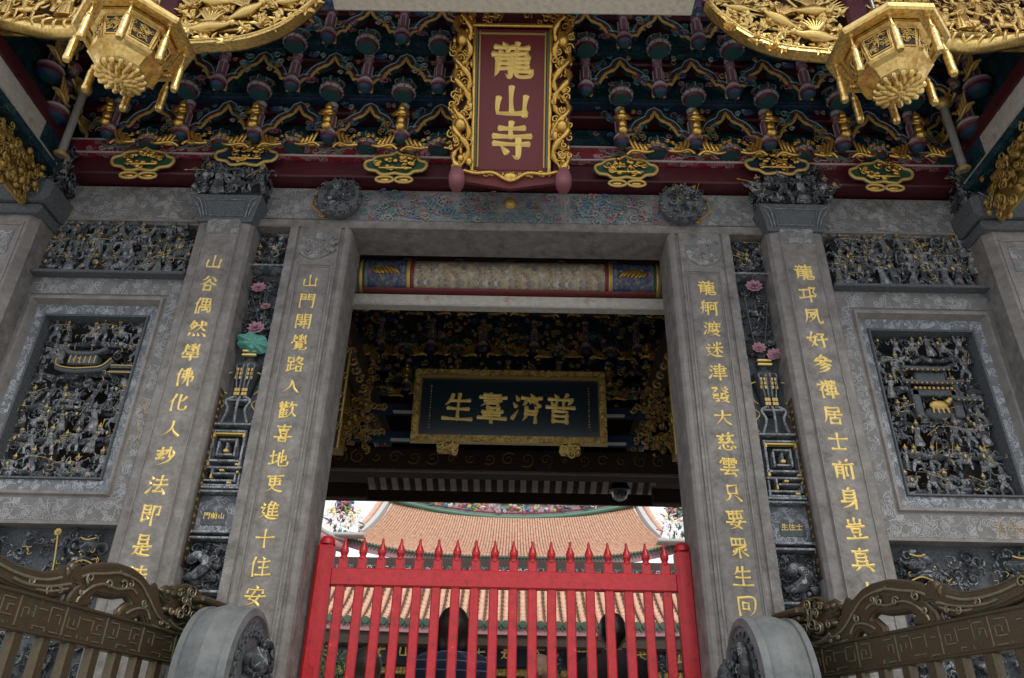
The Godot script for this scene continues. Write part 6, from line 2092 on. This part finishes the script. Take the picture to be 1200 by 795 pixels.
	b.box(Vector3(0, 5.3, -4.75), Vector3(7.2, 1.5, .08))
	structure("rear_upper_wall", b, M.brown_lacquer, "dark boarding above the rear beam of the hall", "wall")
	b = MB.new()
	b.box(Vector3(0, 5.0, -5.4), Vector3(7.2, .06, 1.3))
	structure("rear_soffit", b, M.brown_lacquer, "dark boards over the rear eave passage", "ceiling")
	t = thing("rear_eave", "rear eave of the gate hall with a row of grey rafters against the courtyard", "eave", Vector3(0, 4.6, -6.6))
	b = MB.new()
	b.box(Vector3(0, .36, .15), Vector3(7.2, .06, .9), .01)
	put("boards", b, M.brown_lacquer, t, T(Vector3(0, 0, 0), Vector3.ONE, 0, 0, -.32))
	b = MB.new()
	for q in [-1, 1]: b.box(Vector3(q * 2.9, .1, .05), Vector3(1.6, .24, .1), .02)
	b.box(Vector3(0, .06, -.02), Vector3(7.2, .17, .05), .01)
	put("eave_edge", b, M.brown_lacquer, t)
	for k in 25:
		b = MB.new()
		b.box(Vector3(-2.06 + k * .174, .24, .2), Vector3(.085, .07, .9), .006)
		put("rafter", b, M.rafter_wood, t, T(Vector3(0, 0, 0), Vector3.ONE, 0, 0, -.32))
	b = MB.new()
	b.box(Vector3(0, .34, .66), Vector3(4.5, .05, .08), .01)
	put("pale_purlin", b, M.stone, t)
	# dome camera
	t = thing("dome_camera", "black dome surveillance camera hanging under the rear beam", "security camera", Vector3(1.34, 3.96, -4.5))
	b = MB.new()
	b.lathe([Vector2(.1, .1), Vector2(.135, .12), Vector2(.135, .14), Vector2(.08, .25), Vector2(.04, .34), Vector2(.03, .45), Vector2(0, .46)], 18)
	put("housing", b, M.lens_black, t)
	b = MB.new()
	b.lathe([Vector2(0, 0), Vector2(.05, .012), Vector2(.085, .04), Vector2(.1, .1)], 18)
	put("dome", b, M.dome_glass, t)
	b = MB.new()
	b.ball(Vector3(0, .07, 0), Vector3(.06, .05, .06), 12, 8)
	put("lens", b, M.lens_black, t)

# ------------------------------------------------------------------ main hall across the courtyard
func roof_profile(t: float, z0: float, y0: float, z1: float, y1: float) -> Vector3:
	return Vector3(0, lerpf(y0, y1, t * .62 + .38 * t * t), lerpf(z0, z1, t))

func main_hall() -> void:
	var t := thing("main_hall", "temple main hall with two tiers of curved orange tile roof across the courtyard", "building", Vector3(0.03, 0, 0))
	var b := MB.new()
	b.box(Vector3(0, 1.7, -13.6), Vector3(12, 3.4, .3))
	put("wall", b, M.dark_wood, t)
	b = MB.new()
	b.box(Vector3(0, 5.1, -13.9), Vector3(11.5, .8, .3))
	put("clerestory", b, M.dark_wood, t)
	for k in 18:
		b = MB.new()
		b.box(Vector3(-4.4 + k * .52, 5.12, -13.72), Vector3(.46, .4, .04), .01)
		var pn := put("carved_panel", b, M.dark_carving, t)
		b = MB.new()
		for q in 6: b.spiral(Vector3(-4.4 + k * .52 + R(-.16, .16), 5.12 + R(-.12, .12), -13.69), R(.05, .09), 1.3, R(0, TAU), .014, 4, 8)
		put("scroll", b, M.white_trim, pn)
	b = MB.new()
	b.box(Vector3(0, 4.87, -13.66), Vector3(11, .1, .1), .01)
	put("pale_course", b, M.white_trim, t)
	# roofs: [eave z, eave y, top z, top y, half width at eave, half width at top, columns, rise of the corners]
	for tier in 2:
		var ez: float = [-14.0, -12.0][tier]
		var ey: float = [5.62, 3.78][tier]
		var tz: float = [-17.0, -13.55][tier]
		var ty: float = [7.6, 4.84][tier]
		var hw: float = [3.98, 6.2][tier]
		var hw1: float = [3.4, 6.2][tier]
		var cols: int = [100, 70][tier]
		var segs := 10 if tier == 0 else 5
		var pitch := 2.0 * hw / cols
		b = MB.new()
		var under := MB.new()
		for k in cols:
			var u := -1.0 + 2.0 * (k + .5) / cols
			var pts := []
			for i in segs + 1:
				var q := roof_profile(float(i) / segs, ez, ey, tz, ty)
				var x := u * lerpf(hw, hw1, sqrt(float(i) / segs))
				q.x = x
				q.y += .5 * pow(absf(u), 3.0) * (1.0 - float(i) / segs) * (.8 if tier == 0 else .5) + (0.28 * u * u * float(i) / segs if tier == 0 else 0.0)
				pts.append(q)
			var u2 := u + 1.0 / cols
			for i in segs:
				var a: Vector3 = pts[i] - Vector3(pitch * .6, .03, 0)
				var d: Vector3 = pts[i + 1] - Vector3(pitch * .6, .03, 0)
				under.quad(a, a + Vector3(pitch * 1.2, 0, 0), d + Vector3(pitch * 1.2, 0, 0), d)
			if tier == 0:
				b.tube(pts, pitch * .27, 6)
				for i in segs * 4:
					var tt := float(i) / 4
					var p: Vector3 = (pts[int(tt)] as Vector3).lerp(pts[int(tt) + 1], tt - int(tt))
					b.box(p + Vector3(0, pitch * .16, .0), Vector3(pitch * .68, .05, .03))
			else:
				var c := MB.new()
				c.tube(pts, pitch * .32, 8)
				for i in segs * 2:
					var tt := float(i) / 2
					var p: Vector3 = (pts[int(tt)] as Vector3).lerp(pts[int(tt) + 1], tt - int(tt))
					c.box(p + Vector3(0, pitch * .2, 0), Vector3(pitch * .7, .05, .03))
				put("tile_row", c, M.roof_tile, t)
			var e := MB.new()
			e.xf = Transform3D(Basis(Vector3.RIGHT, PI / 2), pts[0] + Vector3(0, 0, .02))
			e.lathe([Vector2(0, -.02), Vector2(pitch * .42, -.02), Vector2(pitch * .42, .04), Vector2(0, .045)], 10)
			e.xf = Transform3D()
			var p0: Vector3 = pts[0]
			e.prism(PackedVector2Array([Vector2(p0.x + pitch * .2, p0.y + .0), Vector2(p0.x + pitch * .8, p0.y + .0), Vector2(p0.x + pitch * .7, p0.y - .07), Vector2(p0.x + pitch * .5, p0.y - .13), Vector2(p0.x + pitch * .3, p0.y - .07)]), p0.z + .0, p0.z + .03)
			put("eave_tile", e, M.glazed_green, t)
		if tier == 0: put("tile_rows", b, M.roof_tile, t).set_meta("kind", "stuff")
		put("tile_bed", under, M.roof_under, t)
		# fascia under the eave
		b = MB.new()
		for k in 24:
			var u0 := -1.0 + 2.0 * k / 24
			var u1 := -1.0 + 2.0 * (k + 1) / 24
			var y0 := ey - .02 + .5 * pow(absf(u0), 3.0) * (.8 if tier == 0 else .5)
			var y1 := ey - .02 + .5 * pow(absf(u1), 3.0) * (.8 if tier == 0 else .5)
			b.quad(Vector3(u0 * hw, y0 - .18, ez + .005), Vector3(u1 * hw, y1 - .18, ez + .005), Vector3(u1 * hw, y1, ez + .005), Vector3(u0 * hw, y0, ez + .005))
			b.quad(Vector3(u1 * hw, y1 - .18, ez - .04), Vector3(u0 * hw, y0 - .18, ez - .04), Vector3(u0 * hw, y0, ez - .04), Vector3(u1 * hw, y1, ez - .04))
			b.quad(Vector3(u0 * hw, y0 - .18, ez - .04), Vector3(u1 * hw, y1 - .18, ez - .04), Vector3(u1 * hw, y1 - .18, ez + .005), Vector3(u0 * hw, y0 - .18, ez + .005))
		put("pale_fascia", b, M.pink_trim, t)
		b = MB.new()
		b.box(Vector3(0, ey - .27, ez - .53), Vector3(hw * 2.0 - .1, .26, .96))
		put("soffit", b, M.dark_wood, t)
	# hips and ridge of the upper roof
	for s in [-1.0, 1.0]:
		b = MB.new()
		var hp := []
		for i in 13:
			var q := roof_profile(i / 12.0, -13.95, 6.0, -17.0, 8.1)
			q.x = s * (4.06 - .62 * sqrt(i / 12.0))
			hp.append(q)
		for i in 12:
			var a: Vector3 = hp[i]
			var d: Vector3 = hp[i + 1]
			b.quad(a, a + Vector3(s * .13, 0, 0), d + Vector3(s * .13, 0, 0), d)
			b.quad(a - Vector3(0, .24, 0), a, d, d - Vector3(0, .24, 0))
			b.quad(a + Vector3(s * .13, 0, 0), a + Vector3(s * .13, -.24, 0), d + Vector3(s * .13, -.24, 0), d + Vector3(s * .13, 0, 0))
			b.quad(a - Vector3(0, .24, 0), a + Vector3(s * .13, -.24, 0), a + Vector3(s * .13, 0, 0), a)
		put("hip_ridge", b, M.white_trim, t)
		b = MB.new()
		var op := []
		for p in hp: op.append(p + Vector3(s * .24, -.06, 0))
		b.tube(op, .09, 6)
		put("outer_tiles", b, M.roof_tile, t)
		# sweeping lower corner
		b = MB.new()
		b.tube(bez([Vector3(s * 3.95, 5.75, -13.9), Vector3(s * 4.3, 5.8, -13.6), Vector3(s * 4.75, 6.05, -13.2), Vector3(s * 5.3, 6.7, -12.9)], 6), .13, 8)
		put("upswept_corner", b, M.pink_trim, t)
		b = MB.new()
		b.tube(bez([Vector3(s * 3.95, 5.93, -13.85), Vector3(s * 4.3, 5.98, -13.55), Vector3(s * 4.75, 6.23, -13.15), Vector3(s * 5.3, 6.88, -12.85)], 6), .06, 8)
		put("corner_edge", b, M.white_trim, t)
	b = MB.new()
	var rp := []
	for i in 21:
		var u := -1.0 + i / 10.0
		rp.append(Vector3(u * 3.5, 7.68 + .5 * u * u, -17.0))
	for i in 20:
		var a: Vector3 = rp[i]
		var d: Vector3 = rp[i + 1]
		b.face([a + Vector3(0, -.3, .2), d + Vector3(0, -.3, .2), d + Vector3(0, .5, .2), a + Vector3(0, .5, .2)], a + Vector3(0, 0, -1))
		b.face([a + Vector3(0, -.3, -.2), d + Vector3(0, -.3, -.2), d + Vector3(0, .5, -.2), a + Vector3(0, .5, -.2)], a + Vector3(0, 0, 1))
		b.face([a + Vector3(0, .5, .2), d + Vector3(0, .5, .2), d + Vector3(0, .5, -.2), a + Vector3(0, .5, -.2)], a)
	put("ridge", b, M.white_trim, t)
	b = MB.new()
	b.col = Color(.08, .2, .14)
	var lower := []
	for p in rp: lower.append(p + Vector3(0, -.28, .24))
	b.tube(lower, .07, 6)
	b.col = Color(.42, .15, .2)
	var up := []
	for p in rp: up.append(p + Vector3(0, -.12, .22))
	b.tube(up, .04, 5)
	var pal := [Color(.5, .1, .14), Color(.55, .42, .1), Color(.06, .22, .3), Color(.08, .28, .14), Color(.6, .58, .55), Color(.45, .2, .3), Color(.1, .1, .12)]
	for k in 520:
		var u := R(-1, 1)
		var p := Vector3(u * 3.5, 7.68 + .5 * u * u + R(-.12, .6), -16.74)
		b.col = pal[rng.randi() % pal.size()]
		if k % 2: b.ball(p, Vector3(R(.04, .1), R(.04, .08), .05), 6, 4)
		else: b.spiral(p, R(.05, .11), 1.2, R(0, TAU), .025, 4, 8)
	put("ceramic_flowers", b, M.glazed, t).set_meta("kind", "stuff")
	# ceramic figure groups on the roof corners
	for s in [-1.0, 1.0]:
		var c := thing("ceramic_group", "colourful ceramic figures clustered on the main hall roof corner, %s panel's side" % ("lotus" if s < 0 else "rose"), "roof ornament", Vector3(s * 4.0, 5.95, -13.75))
		b = MB.new()
		b.box(Vector3(0, .05, 0), Vector3(1.1, .08, .35), .02)
		put("plinth", b, M.white_trim, c)
		b = MB.new()
		for k in 190:
			b.col = pal[rng.randi() % pal.size()]
			var yy := R(.1, 1.0)
			var p := Vector3(R(-.5, .5) * (1.05 - yy * .8), yy, R(-.1, .15))
			if k % 3: b.ball(p, Vector3(R(.02, .06), R(.02, .07), .04), 6, 4)
			else: b.tube(bez([p, p + Vector3(R(-.1, .1), .1, .03), p + Vector3(R(-.16, .16), .18, .0)], 3), .018, 4)
		b.col = Color(.25, .27, .26)
		b.tube(bez([Vector3(s * -.1, .7, 0), Vector3(s * -.06, 1.1, 0), Vector3(s * -.12, 1.55, 0)], 4), taper(9, .07, .05, .02), 6)
		put("figures", b, M.glazed, c).set_meta("kind", "stuff")
		for k in 4:
			add_figure(c, k, Vector3(-.35 + k * .22, .09, .12), .5, M.colours, M.gold_leaf, .6, k % 2 == 0)
	# long sign boards under the lower eave
	for k in 5:
		var sg := thing("hall_signboard", "dark blue board with gold characters under the main hall lower eave", "sign", Vector3(-4.2 + k * 2.1, 3.02, -12.55), "boards under the main hall eave")
		b = MB.new()
		b.box(Vector3(0, .3, 0), Vector3(1.95, .56, .06), .01)
		put("board", b, M.sign_blue, sg)
		for q in 3:
			inst("character", glyph("國民武安山喜生是大門"[(k * 3 + q) % 10], 11.0), M.gold_leaf, sg, T(Vector3(-.6 + q * .6, .32, .032), Vector3.ONE * .34))
		b = MB.new()
		b.box(Vector3(0, -.08, 0), Vector3(2.05, .14, .08), .02)
		put("carved_rail", b, M.carved_gold, sg)
	b = MB.new()
	for k in 6:
		b = MB.new()
		b.box(Vector3(-5.25 + k * 2.1, 1.7, -12.7), Vector3(.3, 3.4, .3), .03)
		put("column", b, M.dark_carving, t)

func courtyard_shrub() -> void:
	var t := thing("courtyard_shrub", "bright green leafy shrub in the courtyard seen beside the red gate post", "shrub", Vector3(-2.7, FLOOR, -8.0))
	var b := MB.new()
	for k in 5: b.tube(bez([Vector3(R(-.1, .1), 0, R(-.1, .1)), Vector3(R(-.2, .2), 1.2, R(-.2, .2)), Vector3(R(-.35, .35), 2.3, R(-.3, .3))], 4), [.03, .03, .028, .026, .024, .02, .016, .012, .008], 6)
	put("stem", b, M.dark_wood, t)
	b = MB.new()
	for k in 2200:
		var a := R(0, TAU)
		var rr := .55 * sqrt(rng.randf())
		var p := Vector3(cos(a) * rr, R(.6, 2.55) - rr * .5, sin(a) * rr)
		var d := Vector3(R(-1, 1), R(-.5, 1), R(-1, 1)).normalized()
		var e := d.cross(Vector3(R(-1, 1), R(-1, 1), R(-1, 1))).normalized()
		var l := R(.06, .1)
		b.quad(p, p + d * l * .5 + e * l * .25, p + d * l, p + d * l * .5 - e * l * .25)
	put("foliage", b, M.leaf_green, t)

func _ready() -> void:
	rng.seed = 20240611
	# camera: low in front of the gate, tilted up about 30 degrees and slightly rolled
	var cam := Camera3D.new()
	cam.name = "camera"
	add_child(cam)
	var th := deg_to_rad(29.59)
	var ya := deg_to_rad(-.4335)
	var ro := deg_to_rad(1.257)
	var fw := Vector3(sin(ya) * cos(th), sin(th), -cos(ya) * cos(th))
	var r0 := Vector3(cos(ya), 0, sin(ya))
	var u0 := r0.cross(fw)
	cam.transform = Transform3D(Basis(r0 * cos(ro) + u0 * sin(ro), u0 * cos(ro) - r0 * sin(ro), -fw), Vector3(.07, 1.0, 4.6))
	cam.fov = 46.96
	cam.near = .05
	cam.far = 400
	cam.current = true
	# overcast sky and a weak, very soft sun
	var env := Environment.new()
	env.background_mode = Environment.BG_SKY
	var sky := Sky.new()
	var sm := ProceduralSkyMaterial.new()
	sm.sky_top_color = Color(.86, .88, .92)
	sm.sky_horizon_color = Color(.93, .94, .96)
	sm.sky_curve = .2
	sm.ground_bottom_color = Color(.35, .34, .33)
	sm.ground_horizon_color = Color(.6, .6, .6)
	sky.sky_material = sm
	env.sky = sky
	env.background_energy_multiplier = 1.0
	env.tonemap_mode = Environment.TONE_MAPPER_LINEAR
	env.tonemap_exposure = 1.52
	env.sdfgi_enabled = true
	env.ssao_enabled = true
	env.ssil_enabled = true
	var we := WorldEnvironment.new()
	we.name = "world_environment"
	we.environment = env
	add_child(we)
	var sun := DirectionalLight3D.new()
	sun.name = "sun"
	sun.light_energy = .4
	sun.light_angular_distance = 14
	sun.light_color = Color(1, .97, .92)
	sun.shadow_enabled = true
	add_child(sun)
	sun.rotation = Vector3(deg_to_rad(-52), deg_to_rad(20), 0)
	make_materials()
	make_figures()
	bracket_meshes()
	# setting
	var b := MB.new()
	b.quad(Vector3(-150, -.55, 150), Vector3(150, -.55, 150), Vector3(150, -.55, -150), Vector3(-150, -.55, -150))
	structure("ground", b, M.paving, "pale grey stone paving of the temple forecourt", "paving")
	b = MB.new()
	b.box(Vector3(0, -.14, -6.9), Vector3(16, .84, 17.0), .02)
	structure("platform", b, M.paving, "raised stone platform of the gate and courtyard", "platform")
	for k in 4:
		b = MB.new()
		b.box(Vector3(0, -.55 + (.66 - .165 * k) * .5, 1.75 + k * .3), Vector3(2.8, .66 - .165 * k, .3), .01)
		structure("step", b, M.stone, "grey stone step leading up to the gate platform", "step")
	gate_walls()
	outer_pillar(-1, "山谷偶然學佛化人妙法即是詩", "inscribed granite pillar whose gold text begins with mountain and valley, by the lotus panel")
	outer_pillar(1, "龍邛夙好參禪居士前身豈真上", "inscribed granite pillar with gold text between the rose panel and gatehouse window")
	inner_pillar(-1, "山門開覺路入歡喜地更進十住安", "granite door pillar with gold text between the lotus panel and the red gate")
	inner_pillar(1, "龍舸渡迷津發大慈雲只要眾生回", "granite door pillar with gold text between the rose panel and the red gate")
	for s in [-1.0, 1.0]:
		side_pillar(s, "plain granite pillar with dark capital beyond the %s window" % ("boat pavilion" if s < 0 else "gatehouse"))
	for s in [-1.0, 1.0]:
		carved_window(s)
		battle_frieze(s)
		lower_relief(s)
		narrow_panel(s)
	lintels()
	red_beam()
	for s in [-1.0, 1.0]:
		var sd := "boat pavilion" if s < 0 else "gatehouse"
		medallion(s * 2.74, 4.96, false, "above the %s window" % sd)
		medallion(s * .855, 4.96, false, "beside the plaque, %s panel's side" % ("lotus" if s < 0 else "rose"))
		medallion(s * 1.98, 5.03, true, "over the capital, %s panel's side" % ("lotus" if s < 0 else "rose"))
	bracket_tiers()
	eave_roof()
	name_plaque()
	front_beam()
	for s in [-1.0, 1.0]: spandrel(s)
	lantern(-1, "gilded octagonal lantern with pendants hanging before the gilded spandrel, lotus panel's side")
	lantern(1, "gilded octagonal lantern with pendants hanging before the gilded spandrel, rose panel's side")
	interior()
	main_hall()
	courtyard_shrub()
	red_gate()
	for s in [-1.0, 1.0]:
		bronze_fence(s)
		drum_stone(s)
	make_people_meshes()
	person(Vector3(-.315, FLOOR, -.8), 1.71, "person with thick black hair and dark blue striped shirt behind the red gate", "full_hair", M.black_hair, "shirt", M.striped_cloth, .1)
	person(Vector3(.73, FLOOR, -.8), 1.7, "person with short black hair and plain black jacket behind the red gate", "short_hair", M.black_hair, "jacket", M.black_cloth, -.05)
	person(Vector3(-.95, FLOOR, -1.3), 1.52, "short person with greying hair and brownish top behind the red gate", "full_hair", M.grey_hair, "shirt", M.grey_cloth, .3)
	person(Vector3(.27, FLOOR, -1.5), 1.53, "person with face turned sideways and black top, low behind the red gate", "short_hair", M.skin, "shirt", M.black_cloth, 1.6)
